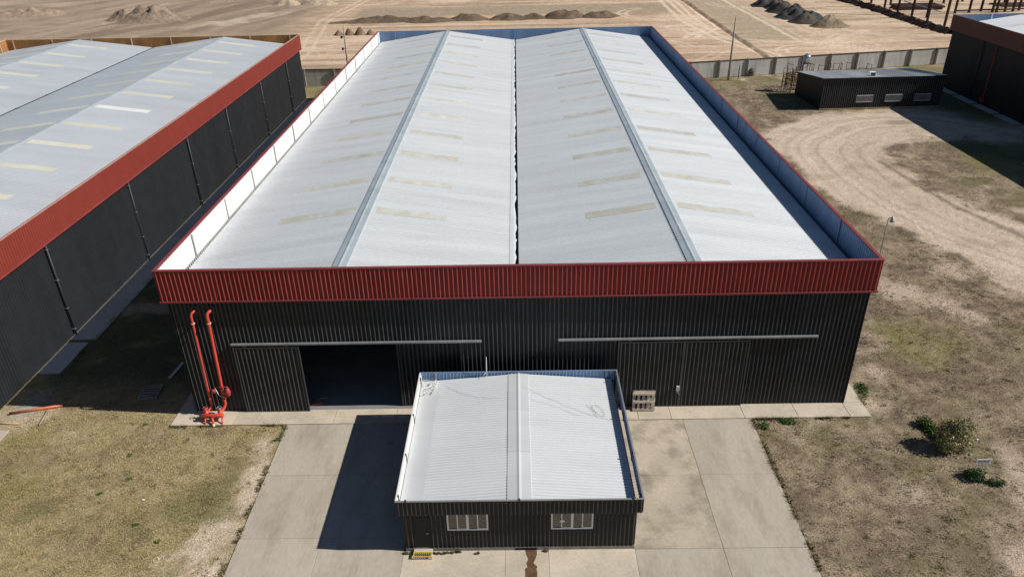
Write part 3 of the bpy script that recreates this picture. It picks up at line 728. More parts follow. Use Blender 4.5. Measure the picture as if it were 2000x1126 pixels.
# ------------------------------------------------------------------ left warehouse
LW = thing('left_warehouse', 'neighbouring black warehouse with bright brick red fascia and pale yellow skylights', 'warehouse', (-55, 0, 0))
lx1, lx0, ly0, ly1, lzb, lzt = -32.7, -77.7, -9.0, 79.6, 7.45, 9.58
run('wall_sheet', LW, (-33.0, ly0, .05), Y, Z, ly1-.3-ly0, 7.6, BLACKL, .258, 8)
run('wall_sheet', LW, (-33.0, ly1-.3, .05), -X, Z, 44.4, 7.6, BLACKL, .258, 16)
run('wall_sheet', LW, (-77.4, ly0, .05), X, Z, 44.4, 7.6, BLACKL, .258, 16)
run('wall_sheet', LW, (-77.4, ly1-.3, .05), -Y, Z, ly1-.3-ly0, 7.6, BLACKL, .258, 16)
run('fascia_sheet', LW, (lx1, ly0, lzb), Y, Z, ly1-ly0, lzt-lzb, REDL, .258, 8)
run('fascia_sheet', LW, (lx1, ly1, lzb), -X, Z, lx1-lx0, lzt-lzb, REDL, .258, 16)
run('fascia_sheet', LW, (lx0, ly1, lzb), -Y, Z, ly1-ly0, lzt-lzb, REDL, .258, 16)
run('fascia_sheet', LW, (lx0, ly0, lzb), X, Z, lx1-lx0, lzt-lzb, REDL, .258, 16)
run('parapet_sheet', LW, (lx1-.14, ly1-.14, 7.9), -Y, Z, ly1-ly0-.28, 1.65, RUSTIN, .258, 16)
run('parapet_sheet', LW, (lx0+.14, ly0+.14, 7.9), Y, Z, ly1-ly0-.28, 1.65, RUSTIN, .258, 8)
run('parapet_sheet', LW, (lx0+.14, ly1-.14, 7.9), X, Z, lx1-lx0-.28, 1.65, RUSTIN, .258, 8)
lohi('coping', (lx1-.16, ly0, lzt-.03), (lx1+.05, ly1+.05, lzt+.035), mat('pink_trim', (.45, .25, .2), .6), LW)
lohi('coping', (lx0-.05, ly1-.16, lzt-.03), (lx1-.17, ly1+.05, lzt+.035), TAN, LW)
lohi('coping', (lx0-.05, ly0, lzt-.03), (lx0+.16, ly1-.17, lzt+.035), TAN, LW)
lohi('fascia_trim', (lx1-.06, ly0, lzb-.05), (lx1+.07, ly1+.02, lzb+.06), REDTRIM, LW)
lohi('soffit', (-32.96, ly0, lzb-.02), (lx1-.07, ly1-.3, lzb+.02), DARKST, LW)
for k in range(8): lohi('parapet_post', (-76.6+k*6.05, ly1-.26, 8.0), (-76.45+k*6.05, ly1-.18, lzt-.04), TAN, LW)
for k in range(4): lohi('parapet_post', (lx0+.18, ly1-2-k*6, 8.0), (lx0+.26, ly1-1.85-k*6, lzt-.04), TAN, LW)
lez, lrz = 8.0, 9.45
LYA, LYB = ly0+.2, ly1-.2
slope_sheets(LW, -33.0, lez, -44.1, lrz, LYA, LYB, ROOFL, .258, 8)
slope_sheets(LW, -55.05, lez+.1, -44.1, lrz, LYA, LYB, ROOFL, .258, 8)
slope_sheets(LW, -55.35, lez+.1, -66.2, lrz, LYA, LYB, ROOFL, .258, 8)
slope_sheets(LW, -77.4, lez, -66.2, lrz, LYA, LYB, ROOFL, .258, 8)
for xx in (-44.1, -66.2): ridge_cap(LW, xx, lrz-.03, LYA, LYB, .18, .13, RIDGE, 6)
channel(LW, -55.42, -54.98, LYA, LYB, lez+.07, .3, DARKST)
SY2 = [3.2+6.02*k for k in range(13)]
skylights(LW, -44.1, lrz, -33.0, lez, SY2, .45, 5.9, SKYL2, LYA, LYB, special=6)
skylights(LW, -44.1, lrz, -55.05, lez+.1, SY2, .45, 5.9, SKYL2, LYA, LYB)
skylights(LW, -66.2, lrz, -55.35, lez+.1, SY2, .45, 5.9, SKYL2, LYA, LYB)
skylights(LW, -66.2, lrz, -77.4, lez, SY2, .45, 5.9, SKYL2, LYA, LYB)
for k in range(13): box('gutter_bracket', (-55.2, 2+6.02*k, lez+.12), (.5, .1, .06), DARKST, LW)
for yy in (9.4, 21.9, 34.7, 46.0, 58.9, 71.1):
    p = tube('downpipe', [(-32.82, yy, 7.42), (-32.82, yy, .04)], .06, DARKST, LW)
    for zz in (7.0, 4.6, 2.3, .55): lohi('pipe_clamp', (-32.96, yy-.09, zz-.02), (-32.745, yy+.09, zz+.02), STEELG, p)

# ------------------------------------------------------------------ right warehouse
RW = thing('right_warehouse', 'black warehouse with brown red fascia in shade beyond the dirt track', 'warehouse', (85, 40, 0))
BROWN = mat('maroon_paint', (0.115, 0.040, 0.034), rough=0.5, var=0.1, rand=0.05)
qx0, qx1, qy0, qy1, qzb, qzt = 66.3, 108.0, 8.0, 80.7, 8.35, 10.5
run('wall_sheet', RW, (66.7, qy1-.3, .05), -Y, Z, qy1-qy0-.6, 8.5, BLACKL, .258, 8)
run('wall_sheet', RW, (107.6, qy1-.3, .05), -X, Z, 40.9, 8.5, BLACKL, .258, 16)
run('wall_sheet', RW, (66.7, qy0+.3, .05), X, Z, 40.9, 8.5, BLACKL, .258, 16)
run('wall_sheet', RW, (107.6, qy0+.3, .05), Y, Z, qy1-qy0-.6, 8.5, BLACKL, .258, 16)
run('fascia_sheet', RW, (qx0, qy1, qzb), -Y, Z, qy1-qy0, qzt-qzb, BROWN, .258, 8)
run('fascia_sheet', RW, (qx1, qy1, qzb), -X, Z, qx1-qx0, qzt-qzb, BROWN, .258, 16)
run('fascia_sheet', RW, (qx0, qy0, qzb), X, Z, qx1-qx0, qzt-qzb, BROWN, .258, 16)
run('fascia_sheet', RW, (qx1, qy0, qzb), Y, Z, qy1-qy0, qzt-qzb, BROWN, .258, 16)
run('parapet_sheet', RW, (qx0+.14, qy1-.14, 8.75), X, Z, qx1-qx0-.28, 1.7, SHADEIN, .258, 4)
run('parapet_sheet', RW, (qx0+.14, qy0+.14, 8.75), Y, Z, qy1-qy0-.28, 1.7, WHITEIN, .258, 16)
lohi('coping', (qx0-.05, qy0, qzt-.03), (qx0+.16, qy1+.05, qzt+.035), BROWN, RW)
lohi('coping', (qx0+.17, qy1-.16, qzt-.03), (qx1+.05, qy1+.05, qzt+.035), TAN, RW)
lohi('soffit', (qx0+.06, qy0, qzb-.02), (66.66, qy1-.3, qzb+.02), DARKST, RW)
for k in range(6): lohi('parapet_post', (72+k*6.0, qy1-.26, 8.9), (72.15+k*6.0, qy1-.18, qzt-.04), WHITE, RW)
slope_sheets(RW, 66.7, 9.0, 77.0, 10.4, qy0+.2, qy1-.2, ROOF, .258, 8)
slope_sheets(RW, 87.1, 9.0, 77.0, 10.4, qy0+.2, qy1-.2, ROOF, .258, 8)
slope_sheets(RW, 87.3, 9.0, 97.6, 10.4, qy0+.2, qy1-.2, ROOF, .258, 16)
slope_sheets(RW, 107.6, 9.0, 97.6, 10.4, qy0+.2, qy1-.2, ROOF, .258, 16)
for xx in (77.0, 97.6): ridge_cap(RW, xx, 10.37, qy0+.2, qy1-.2, .5, .136, RIDGE, 6)
skylights(RW, 77.0, 10.4, 66.7, 9.0, [74.5, 68.5, 62.5, 56.5, 50.5], .75, 5.9, SKYL, qy0+.2, qy1-.2)
for yy in (71.5, 59.0):
    tube('downpipe', [(66.52, yy, 8.3), (66.52, yy, .05)], .09, DARKST, RW)
tube('riser_pipe', [(66.5, 68.2, 8.2), (66.5, 68.2, .9), (66.45, 68.2, .05)], .06, FIRED, RW)
lohi('hydrant_valve', (66.2, 67.95, .5), (66.6, 68.4, 1.1), FIRED, RW)

# ------------------------------------------------------------------ office in front
OF = thing('site_office', 'small black single storey office with low white gabled metal roof on driveway', 'office', (0, -6, 0))
ox, oy0, oy1, ohb, oht = 5.58, -11.3, -1.15, 2.55, 3.42
OFX, OFY = 5.82, -11.47
OP = 0.203
oz = 0.22
run('wall_sheet', OF, (-ox, oy0, oz), X, Z, .45, ohb-oz+.15, OFFBLACK, OP, 6)
run('wall_sheet', OF, (-5.13+.0, oy0, 2.24), X, Z, .78, ohb-2.24+.15, OFFBLACK, OP, 6)
run('wall_sheet', OF, (-4.35, oy0, oz), X, Z, .86, ohb-oz+.15, OFFBLACK, OP, 6)
run('wall_sheet', OF, (-3.49, oy0, oz), X, Z, 1.96, 1.40-oz, OFFBLACK, OP, 6)
run('wall_sheet', OF, (-1.53, oy0, oz), X, Z, 3.04, ohb-oz+.15, OFFBLACK, OP, 6)
run('wall_sheet', OF, (1.51, oy0, oz), X, Z, 2.0, 1.40-oz, OFFBLACK, OP, 6)
run('wall_sheet', OF, (3.51, oy0, oz), X, Z, ox-3.51, ohb-oz+.15, OFFBLACK, OP, 6)
run('wall_sheet', OF, (ox, oy0, oz), Y, Z, oy1-oy0, 2.46, OFFBLACK, OP, 6)
run('wall_sheet', OF, (-ox, oy1, oz), -Y, Z, oy1-oy0, 2.46, OFFBLACK, OP, 6)
run('wall_sheet', OF, (ox, oy1, oz), -X, Z, 2*ox, 2.46, OFFBLACK, OP, 6)
lohi('plinth', (-ox-.03, oy0-.035, -.05), (ox+.03, oy1+.03, oz-.01), mat('plinth_concrete', (.30, .28, .25), .9, var=.3, scale=3, tint=(.12, .1, .07), tint_amt=.8, tint_scale=3), OF)
lohi('drain_opening', (-.25, oy0-.045, .01), (.85, oy0-.036, .15), DARK, OF)
lohi('door_step', (-5.22, oy0-.32, -.02), (-4.30, oy0-.036, .17), CONCW, OF)
dd = lohi('entrance_door', (-5.11, oy0-.01, oz), (-4.37, oy0+.03, 2.22), DOORBLACK, OF)
lohi('door_handle', (-4.56, oy0-.06, 1.18), (-4.44, oy0-.011, 1.215), STEELG, dd)
for xx in (-5.125, -4.355): lohi('door_frame', (xx-.02, oy0-.03, oz), (xx+.02, oy0+.02, 2.24), OFFBLACK, OF)
def window(x0, x1, z0, z1, parent):
    y = oy0
    f = lohi('window', (x0, y+.03, z0), (x1, y+.06, z1), DARK, parent)
    t = .055
    lohi('frame', (x0-.02, y-.05, z0-.02), (x1+.02, y+.03, z0+t), WHITE, f); lohi('frame', (x0-.02, y-.05, z1-t), (x1+.02, y+.03, z1+.02), WHITE, f)
    lohi('frame', (x0-.02, y-.048, z0+t), (x0+t, y+.028, z1-t), WHITE, f); lohi('frame', (x1-t, y-.048, z0+t), (x1+.02, y+.028, z1-t), WHITE, f)
    xm = (x0+x1)/2
    lohi('mullion', (xm-.06, y-.055, z0+t), (xm+.06, y+.026, z1-t), WHITE, f)
    for (a, b) in ((x0+t, xm-.06), (xm+.06, x1-t)):
        c = (a+b)/2
        lohi('sash_bar', (c-.025, y-.04, z0+t), (c+.025, y+.02, z1-t), WHITE, f)
        lohi('pane', (a, y-.012, z0+t), (c-.025, y-.004, z1-t), GLASS, f); lohi('pane', (c+.025, y-.022, z0+t), (b, y-.014, z1-t), GLASS, f)
        lohi('sash_rail', (c+.025, y-.038, z0+t), (b, y-.023, z0+t+.035), WHITE, f)
    return f
window(-3.48, -1.54, 1.42, 2.50, OF)
w2 = window(1.52, 3.50, 1.42, 2.50, OF)
lohi('sticker', (1.92, oy0-.052, 1.86), (2.16, oy0-.041, 1.98), PAINTW, w2); lohi('sticker', (2.0, oy0-.054, 1.94), (2.08, oy0-.043, 2.04), PAINTW, w2)
# fascia
OB = 1.02
run('fascia_sheet', OF, (-OFX, OFY, ohb), X, Z, 2*OFX, oht-ohb, OFFBLACK, OP, 6)
run('fascia_sheet', OF, (OFX, OFY, ohb), Y, Z, -OB-OFY, oht-ohb, OFFBLACK, OP, 6)
run('fascia_sheet', OF, (-OFX, -OB, ohb), -Y, Z, -OB-OFY, oht-ohb, OFFBLACK, OP, 6)
run('fascia_sheet', OF, (OFX, -OB, ohb), -X, Z, 2*OFX, oht-ohb, OFFBLACK, OP, 6)
run('parapet_sheet', OF, (-OFX+.04, -OB-.04, 2.78), X, Z, 2*OFX-.08, .62, SHADEIN, OP, 6)
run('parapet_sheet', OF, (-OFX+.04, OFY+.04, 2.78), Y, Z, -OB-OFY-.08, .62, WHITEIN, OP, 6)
run('parapet_sheet', OF, (OFX-.04, -OB-.04, 2.78), -Y, Z, -OB-OFY-.08, .62, SHADEIN, OP, 6)
run('parapet_sheet', OF, (OFX-.04, OFY+.04, 2.78), -X, Z, 2*OFX-.08, .62, SHADEIN, OP, 6)
for (lo, hi, mm) in (((-OFX-.035, OFY-.035, oht-.02), (OFX+.035, OFY+.05, oht+.025), STEELG), ((-OFX-.035, -OB-.05, oht-.02), (OFX+.035, -OB+.035, oht+.025), SHADEIN),
                 ((-OFX-.035, OFY+.051, oht-.02), (-OFX+.05, -OB-.051, oht+.025), WHITEIN), ((OFX-.05, OFY+.051, oht-.02), (OFX+.035, -OB-.051, oht+.025), STEELG)):
    lohi('coping', lo, hi, mm, OF)
for yy in (-11.1, -8.2, -5.0, -1.6):
    for s in (-1, 1):
        lohi('bracket', (s*5.735-.03, yy-.04, 2.85), (s*5.735+.03, yy+.04, oht+.05), DARKST, OF)
for xx in (-5.35, 0.0, 5.35): lohi('bracket', (xx-.04, OFY-.045, oht-.05), (xx+.04, OFY+.08, oht+.075), DARKST, OF)
for xx in (-4.9, 0.02, 5.2): lohi('bracket', (xx-.04, -OB-.12, 2.95), (xx+.04, -OB-.052, oht+.05), STEELG, OF)
oez, orz = 2.85, 3.34
slope_sheets(OF, -5.72, oez, 0, orz, OFY+.08, -OB-.1, ROOFO, OP, 6, (.08, .035, .022))
slope_sheets(OF, 5.52, oez+.02, 0, orz, OFY+.08, -OB-.1, ROOFO, OP, 6, (.08, .035, .022))
lohi('edge_flashing', (-5.74, OFY+.08, oez+.01), (-4.6, OFY+.09, oez+.02), WHITEIN, OF)
V = [(-5.72, OFY+.1, oez+.034), (-4.62, OFY+.1, oez+.128), (-4.62, -2.0, oez+.128), (-5.72, -2.0, oez+.034)]
add('edge_flashing', mesh('edge_flashing', V, [(0, 1, 2, 3)], ROOFO), OF)
ridge_cap(OF, 0, orz, OFY+.08, -OB-.1, .58, .0857, ROOFO, 1.75, .035)
lohi('roof_joist', (5.46, OFY+.08, 2.68), (5.52, -OB-.1, 2.84), DARKST, OF)
# things on and at the office
mast = thing('antenna_mast', 'thin white mast standing at the rear edge of the office roof', 'mast', (-1.87, -1.2, 3.25))
tube('pole', [(-1.87, -1.22, 3.26), (-1.86, -1.2, 3.9), (-1.85, -1.2, 4.62)], [.03, .025, .018], CABLEW, mast, 8)
tube('stay', [(-2.15, -1.35, 3.28), (-1.87, -1.21, 3.55)], .015, CABLEW, mast, 6)
def cable(label, pts, r, m, name='roof_cable', cat='cable'):
    o = tube(name, pts, r, m, None, 6); return tag(o, label, cat)
def oroof(x, y, d=.075): return (x, y, (orz-abs(x)*.0857)+d)
def wig(p, q, n, amp, sag=0.0, seed=0):
    r = random.Random(seed); out = []
    for i in range(n+1):
        t = i/n; x = p[0]+(q[0]-p[0])*t+r.uniform(-amp, amp); y = p[1]+(q[1]-p[1])*t-sag*math.sin(math.pi*t)+r.uniform(-amp, amp)
        out.append(oroof(x, y, .05 if abs(x) > .6 else .13))
    return out
cable('thin grey cable sagging across the left slope of the office roof', wig((-4.2, -1.9), (-0.9, -3.4), 16, .04, .4, 1), .006, CABLE)
cable('long grey cable crossing the right slope of the office roof', wig((.2, -2.4), (5.1, -5.2), 20, .05, .2, 2), .006, CABLE)
cable('short grey cable near the ridge of the office roof', wig((.7, -3.6), (3.4, -4.9), 14, .05, -.1, 3), .005, CABLE)
cable('tangled loose cable end on the right slope of the office roof', [oroof(4.3+.5*math.sin(a*1.7)*math.cos(a*.4), -4.3+.5*math.cos(a*2.3), .05) for a in np.linspace(0, 9, 40)], .005, CABLE)
cable('white wire tangle heaped in the rear left corner of the office roof',
      [(-5.2+.42*math.sin(a*2.1)+.1*math.sin(a*7.7), -2.0+.55*math.cos(a*1.6)+.1*math.cos(a*5), 3.13+.08*math.sin(a*3.3)) for a in np.linspace(0, 22, 160)], .013, CABLEW, 'wire_tangle', 'wire')
fr = thing('boot_scraper', 'small yellow framed metal grate by the office door step', 'grate', (-4.76, -11.75, 0))
for (lo, hi) in (((-5.22, -11.86, .14), (-4.30, -11.81, .20)), ((-5.22, -11.60, .14), (-4.30, -11.55, .20)), ((-5.22, -11.81, .14), (-5.17, -11.60, .20)), ((-4.35, -11.81, .14), (-4.30, -11.60, .20))):
    lohi('rail', lo, hi, YELLOW, fr)
for k in range(8): lohi('bar', (-5.13+k*.1, -11.81, .15), (-5.11+k*.1, -11.60, .18), DARKST, fr)
for xx in (-5.195, -4.325):
    for yy in (-11.835, -11.575): lohi('leg', (xx-.025, yy-.025, 0.0), (xx+.025, yy+.025, .14), YELLOW, fr)

# ------------------------------------------------------------------ black shed by the track
SH = thing('utility_shed', 'low black ribbed steel shed with three barred windows beside dirt track', 'shed', (51.8, 67.5, 0), (0, 0, 0.035))
SB = Matrix.Translation((43.1, 67.35, 0)) @ Euler((0, 0, 0.035)).to_matrix().to_4x4()
def shed_run(name, o, u, v, L, H, m, pitch=.30, per=4, rib=RIBW):
    M3 = SB.to_3x3(); run(name, SH, SB @ Vector(o), M3 @ Vector(u), M3 @ Vector(v), L, H, m, pitch, per, rib)
sw, sd, hf, hb_ = 17.3, 9.3, 4.4, 3.3
shed_run('wall_sheet', (0, 0, .05), X, Z, sw, hf-.05, BLACK, .30, 4, (.14, .06, .05))
shed_run('wall_sheet', (sw, sd, .05), -X, Z, sw, hb_-.05, BLACK, .3, 8)
for s, mm in ((0, 'l'), (1, 'r')):
    xx = 0 if s == 0 else sw
    V = [(xx, 0, .05), (xx, sd, .05), (xx, sd, hb_), (xx, 0, hf)]
    add('end_wall', mesh('end_wall', V, [(0, 3, 2, 1) if s == 0 else (0, 1, 2, 3)], BLACK), SH, SB)
v = Vector((0, sd+.3, hb_-hf))
shed_run('roof_sheet', (-.12, -.12, hf+.03), X, v, sw+.24, v.length, SHEDROOF, .3, 4)
lohi('eave_trim', (-.13, -.2, hf-.1), (sw+.13, -.07, hf+.02), DARKST, SH, SB)
lohi('base_trim', (0, -.09, .02), (sw, -.055, .14), TAN, SH, SB)
for a in (5.05, 9.2, 13.35):
    f = lohi('barred_window', (a, -.09, .95), (a+2.35, -.06, 1.92), DARKST, SH, SB)
    for z_ in (.95, 1.87): lohi('frame', (a, -.13, z_), (a+2.35, -.085, z_+.06), WHITE, f, SB)
    for k in range(14): lohi('bar', (a+.02+k*.1775, -.125, 1.012), (a+.06+k*.1775, -.095, 1.866), mat('bar_grey', (.55, .55, .55), .5), f, SB)
ac = thing('roof_unit', 'small white air unit box on the black shed roof', 'air unit', SB @ Vector((7.3, 1.3, hf-.1)))
lohi('casing', (6.9, 1.0, 4.18), (7.75, 1.7, 4.85), WHITE, ac, SB); lohi('grille', (6.98, .985, 4.3), (7.66, .998, 4.78), DARKST, ac, SB)

# ------------------------------------------------------------------ boundary wall
BW = thing('boundary_wall', 'grey precast concrete panel wall with brown top behind the warehouses', 'wall', (0, 88, 0))
def fy(x): return float(fence_y(np.array(float(x))))
xs = [-45.0+4.93*k for k in range(26)]
for i, x in enumerate(xs):
    yy = fy(x); h = 2.75
    box('post', (x, yy-.08, h/2+.02), (.34, .34, h+.12), POSTC, BW)
    if i < len(xs)-1:
        a = Vector((x+.18, fy(x), 0)); b = Vector((xs[i+1]-.18, fy(xs[i+1]), 0)); c = (a+b)/2; L = (b-a).length; rz = math.atan2(b.y-a.y, b.x-a.x)
        box('panel', (c.x, c.y, .66), (L, .09, 1.30), PRECAST, BW, (0, 0, rz)); box('panel', (c.x, c.y, 1.98), (L, .09, 1.30), PRECAST, BW, (0.006, 0, rz))
        box('coping', (c.x, c.y, 2.69), (L, .20, .13), COPE, BW, (0, random.uniform(-.006, .006), rz))

# ------------------------------------------------------------------ poles and lamp
def pole(label, x, y, h, lamps):
    t = thing('light_pole', label, 'pole', (x, y, 0), group='tall poles along the boundary wall')
    tube('shaft', [(x, y, -.05), (x+.02, y, h*.5), (x+.05, y, h)], [.20, .15, .10], POLEC, t, 12)
    for (zz, s) in lamps:
        tube('arm', [(x, y, zz), (x+s*.4, y-.1, zz)], .03, DARKST, t, 6)
        lohi('floodlight', (x+s*.4-.16, y-.3, zz-.2), (x+s*.4+.16, y-.02, zz+.16), DARKST, t)
pole('slim concrete pole with two dark floodlights behind the left parapet', -27.4, 86.2, 9.6, ((8.0, -1), (6.2, -1)))
pole('tall bare concrete pole near the scaffold and boundary wall', 35.1, 86.4, 9.9, ())
pole2 = tag(tube('fence_post', [(36.9, 87.0, -.05), (36.9, 87.0, 2.3)], .07, DARKST, None, 8), 'short dark post beside the tall bare pole', 'post')
lp = thing('yard_lamp', 'thin yard lamp post with grey lamp head right of the main warehouse', 'lamp', (28.3, 14.8, 0))
tube('post', [(28.3, 14.8, -.05), (28.3, 14.8, 6.0)], .032, STEELG, lp, 8)
tube('arm', [(28.3, 14.8, 5.95), (28.6, 14.7, 6.15)], .035, STEELG, lp, 8)
lathe('lamp_head', (28.55, 14.7, 5.75), [(.02, .40), (.09, .38), (.11, .18), (.2, .0)], mat('lamp_grey', (.55, .55, .55), .35, .3), lp, 14)

# ------------------------------------------------------------------ fire pipes
FP = thing('fire_pipe_riser', 'red fire water pipes rising up the black front wall from a manifold', 'pipes', (-18.9, -.9, 0))
def riser(xt, xb, r, name='riser'):
    px = xb
    pts = [(xt+.16, .02, 7.42), (xt+.10, -.16, 7.38), (xt-.02, -.30, 7.28), (xt-.06, -.33, 7.12), (xt-.06, -.33, 6.7), (xb, -.33, 1.1), (xb+.02, -.34, .85), (xb-.06, -.46, .62), (xb-.18, -.62, .52), (xb-.22, -.72, .48)]
    o = tube(name, pts, r, FIRE, FP, 14)
    lathe('flange', (xt-.06, -.33, 6.62), [(r+.05, 0), (r+.05, .05)], mat('flange_grey', (.5, .42, .38), .5), o, 14)
    lathe('flange', (xb-.0, -.33, 1.2), [(r+.035, 0), (r+.035, .05)], FIRE, o, 14)
    return o
riser(-18.85, -19.06, .072); riser(-17.92, -18.20, .092)
for xx in (-19.28, -18.42):
    v_ = lathe('valve', (xx, -.78, .28), [(.09, 0), (.16, .02), (.16, .07), (.09, .09), (.11, .2), (.16, .24), (.16, .29), (.09, .31), (.07, .42), (.05, .56)], FIRE, FP, 14)
    bpy.data.objects[v_.name]
    tube('hand_wheel', [(xx+.15*math.cos(a), -.78+.15*math.sin(a), .86) for a in np.linspace(0, 2*math.pi, 17)], .018, STEELG if xx > -19 else FIRE, v_, 6)
    tube('spoke', [(xx-.15, -.78, .86), (xx+.15, -.78, .86)], .014, STEELG, v_, 6)
    tube('feed', [(xx, -.80, .3), (xx+.02, -.98, .42)], .09, FIRE, FP, 12)
tube('manifold', [(-19.52, -1.02, .46), (-19.48, -1.02, .46), (-18.2, -1.02, .46), (-18.14, -1.02, .46)], [.09, .13, .13, .09], FIRE, FP, 16)
for xx in (-19.3, -18.25): tube('support', [(xx, -1.02, .40), (xx+.06, -1.40, -.06)], .05, FIRE, FP, 10)
tube('supply', [(-18.85, -1.06, .42), (-18.72, -1.40, .12)], .075, FIRE, FP, 12)
tube('supply_end', [(-18.72, -1.40, .12), (-18.66, -1.52, -.04)], .085, mat('cream_end', (.62, .58, .42), .6), FP, 12)
# alarm trim on the right riser
tube('test_line', [(-18.55, -.42, 2.15), (-17.75, -.42, 2.17), (-17.74, -.42, 1.5), (-18.1, -.42, 1.38)], .025, FIRED, FP, 8)
tube('test_line', [(-18.55, -.42, 2.12), (-18.42, -.42, 1.55), (-18.2, -.42, 1.42)], .022, CABLEW, FP, 8)
lathe('retard_chamber', (-17.80, -.46, 1.5), [(.04, 0), (.14, .08), (.17, .3), (.13, .52), (.04, .6)], FIRED, FP, 14)
lathe('alarm_gong', (0, 0, 0), [(.16, 0), (.15, .05), (.08, .09)], FIRED, FP, 14, Matrix.Translation((-18.68, -.42, 1.86)) @ Euler((math.radians(90), 0, 0)).to_matrix().to_4x4())
lathe('coupling', (-18.20, -.335, 1.42), [(.15, 0), (.15, .10)], mat('brass', (.42, .27, .14), .45, .4), FP, 14)

# ------------------------------------------------------------------ pallets
def pallet(label, M, w=1.2, d=1.0, m=WOOD, group=None, cross=False):
    t = bpy.data.objects.new('wooden_pallet', None); link(t, None, M); tag(t, label, 'pallet', group)
    for k in range(0 if cross else 3): box('stringer', ((k-1)*(w/2-.05), 0, .075), (.10, d, .09), m, t, base=M)
    if cross:
        for k in range(3): box('stringer', (0, (k-1)*(d/2-.05), .075), (w, .10, .09), m, t, base=M)
        for k in range(5): box('deck_board', (-w/2+.08+k*(w-.16)/4, 0, .132), (.15, d, .022), m, t, (0, 0, random.uniform(-.01, .01)), M)
    for k in range(0 if cross else 6): box('deck_board', (0, -d/2+.06+k*(d-.12)/5, .132), (w, .105, .022), m, t, (0, 0, random.uniform(-.01, .01)), M)
    for k in range(3): box('bottom_board', (0, -d/2+.07+k*(d-.14)/2, .018), (w, .13, .024), m, t, (0, 0, random.uniform(-.012, .012)), M)
    return t
pallet('grey slatted pallet lying flat in the warehouse shadow on turf', Matrix.Translation((-24.1, 2.05, -.03)) @ Euler((0, 0, .12)).to_matrix().to_4x4(), 1.2, 1.45, WOODD)
for k, (yy, tilt, dx, lb) in enumerate(((-.66, 78, 0, 'outermost pallet of the row propped upright against the black door'), (-.50, 80, .07, 'middle pallet of the row propped upright against the black door'),
                                         (-.335, 81, .02, 'innermost pallet of the row propped upright, touching the black door'))):
    M = Matrix.Translation((7.68+dx, yy, .05)) @ Euler((math.radians(tilt), 0, 0)).to_matrix().to_4x4() @ Matrix.Translation((0, .62, 0)) @ Matrix.Rotation(math.pi, 4, 'Y')
    pallet(lb, M, 1.34, 1.2+.06*k, WOODP, cross=True)
# loose lengths on the ground
def stick(name, label, cat, p, q, r, m, seg=10):
    return tag(tube(name, [p, q], r, m, None, seg), label, cat)
stick('orange_pipe', 'long orange pipe lying on the grass by the left warehouse', 'pipe', (-32.15, -.02, .06), (-29.15, .76, .07), .085, ORANGE)
tag(box('white_plank', (-23.4, 4.6, .03), (.22, 1.9, .07), mat('pale_plank', (.55, .55, .53), .6), None, (0, 0, -.1)), 'pale straight plank lying on turf in the warehouse shadow', 'plank')
stick('batten', 'thin wooden batten on the grass below the orange pipe', 'batten', (-29.92, .32, .02), (-29.62, -1.15, .02), .045, WOOD, 6)
stick('timber_strip', 'light timber strip beside the corner slab of the left warehouse', 'timber', (-32.9, -.88, .02), (-31.0, -1.02, .02), .05, mat('fresh_wood', (.5, .36, .2), .8), 6)
for k, (a, b, lb) in enumerate((((-13.35, .40, .07), (-12.42, .62, .07), 'front orange pipe offcut inside the open warehouse doorway'), ((-13.3, .62, .07), (-12.5, .80, .07), 'rear orange pipe offcut inside the open warehouse doorway'))):
    stick('pipe_offcut', lb, 'pipe', a, b, .05, ORANGE)
stick('grey_pipe', 'grey pipe length lying behind orange offcuts in the doorway', 'pipe', (-13.2, .98, .08), (-12.25, 1.16, .08), .055, STEELG)
tag(box('cardboard_piece', (-21.2, 1.15, .02), (.45, .35, .03), mat('card', (.42, .38, .30), .9), None, (0, .05, .5)), 'small triangular pale board by the warehouse front corner', 'board')

# ------------------------------------------------------------------ scaffold, tank
TS = thing('tank_stand', 'rusty steel tower carrying the water tank behind the black shed', 'stand', (44.5, 78.6, 0))
for (a, b) in ((44.0, 78.1), (45.0, 78.1), (44.0, 79.1), (45.0, 79.1)): tube('leg', [(a, b, -.05), (a, b, 4.1)], .05, RUST, TS, 6)
for zz in (1.0, 2.2, 3.4):
    tube('brace', [(44.0, 78.1, zz), (45.0, 78.1, zz+.6)], .03, RUST, TS, 6); tube('brace', [(44.0, 79.1, zz), (44.0, 78.1, zz+.6)], .03, RUST, TS, 6)
lohi('platform', (43.85, 77.95, 4.1), (45.15, 79.25, 4.2), RUST, TS)
tk = thing('water_tank', 'domed blue grey water tank on top of the rusty tower', 'tank', (44.5, 78.6, 4.2))
lathe('body', (44.5, 78.6, 4.2), [(.52, 0), (.55, .03), (.55, .95), (.50, 1.08), (.36, 1.2), (.18, 1.27)], TANKM, tk, 20)
lathe('lid', (44.5, 78.6, 5.465), [(.19, 0), (.19, .05), (.1, .09)], DARKST, tk, 14)
tube('outlet', [(44.0, 78.3, 4.4), (43.7, 78.0, 4.3), (43.6, 77.9, 3.0), (43.6, 77.9, .1)], .035, TANKM, tk, 8)
rs = random.Random(3)
def scaff(x, y, rz, h, w, label):
    t = thing('scaffold_frame', label, 'scaffold', (x, y, 0), (rs.uniform(-.05, .05), rs.uniform(-.05, .05), rz), 'rusty scaffold frames behind the shed')
    M = WM[t]
    for s in (-1, 1): tube('upright', [(s*w/2, 0, -.04), (s*w/2, 0, h)], .042, RUST, t, 6, M)
    for k in range(5): tube('rung', [(-w/2, 0, .35+k*(h-.5)/4), (w/2, 0, .35+k*(h-.5)/4)], .032, RUST, t, 6, M)
    tube('brace', [(-w/2, 0, .35), (w/2, 0, h-.3)], .02, RUST, t, 6, M)
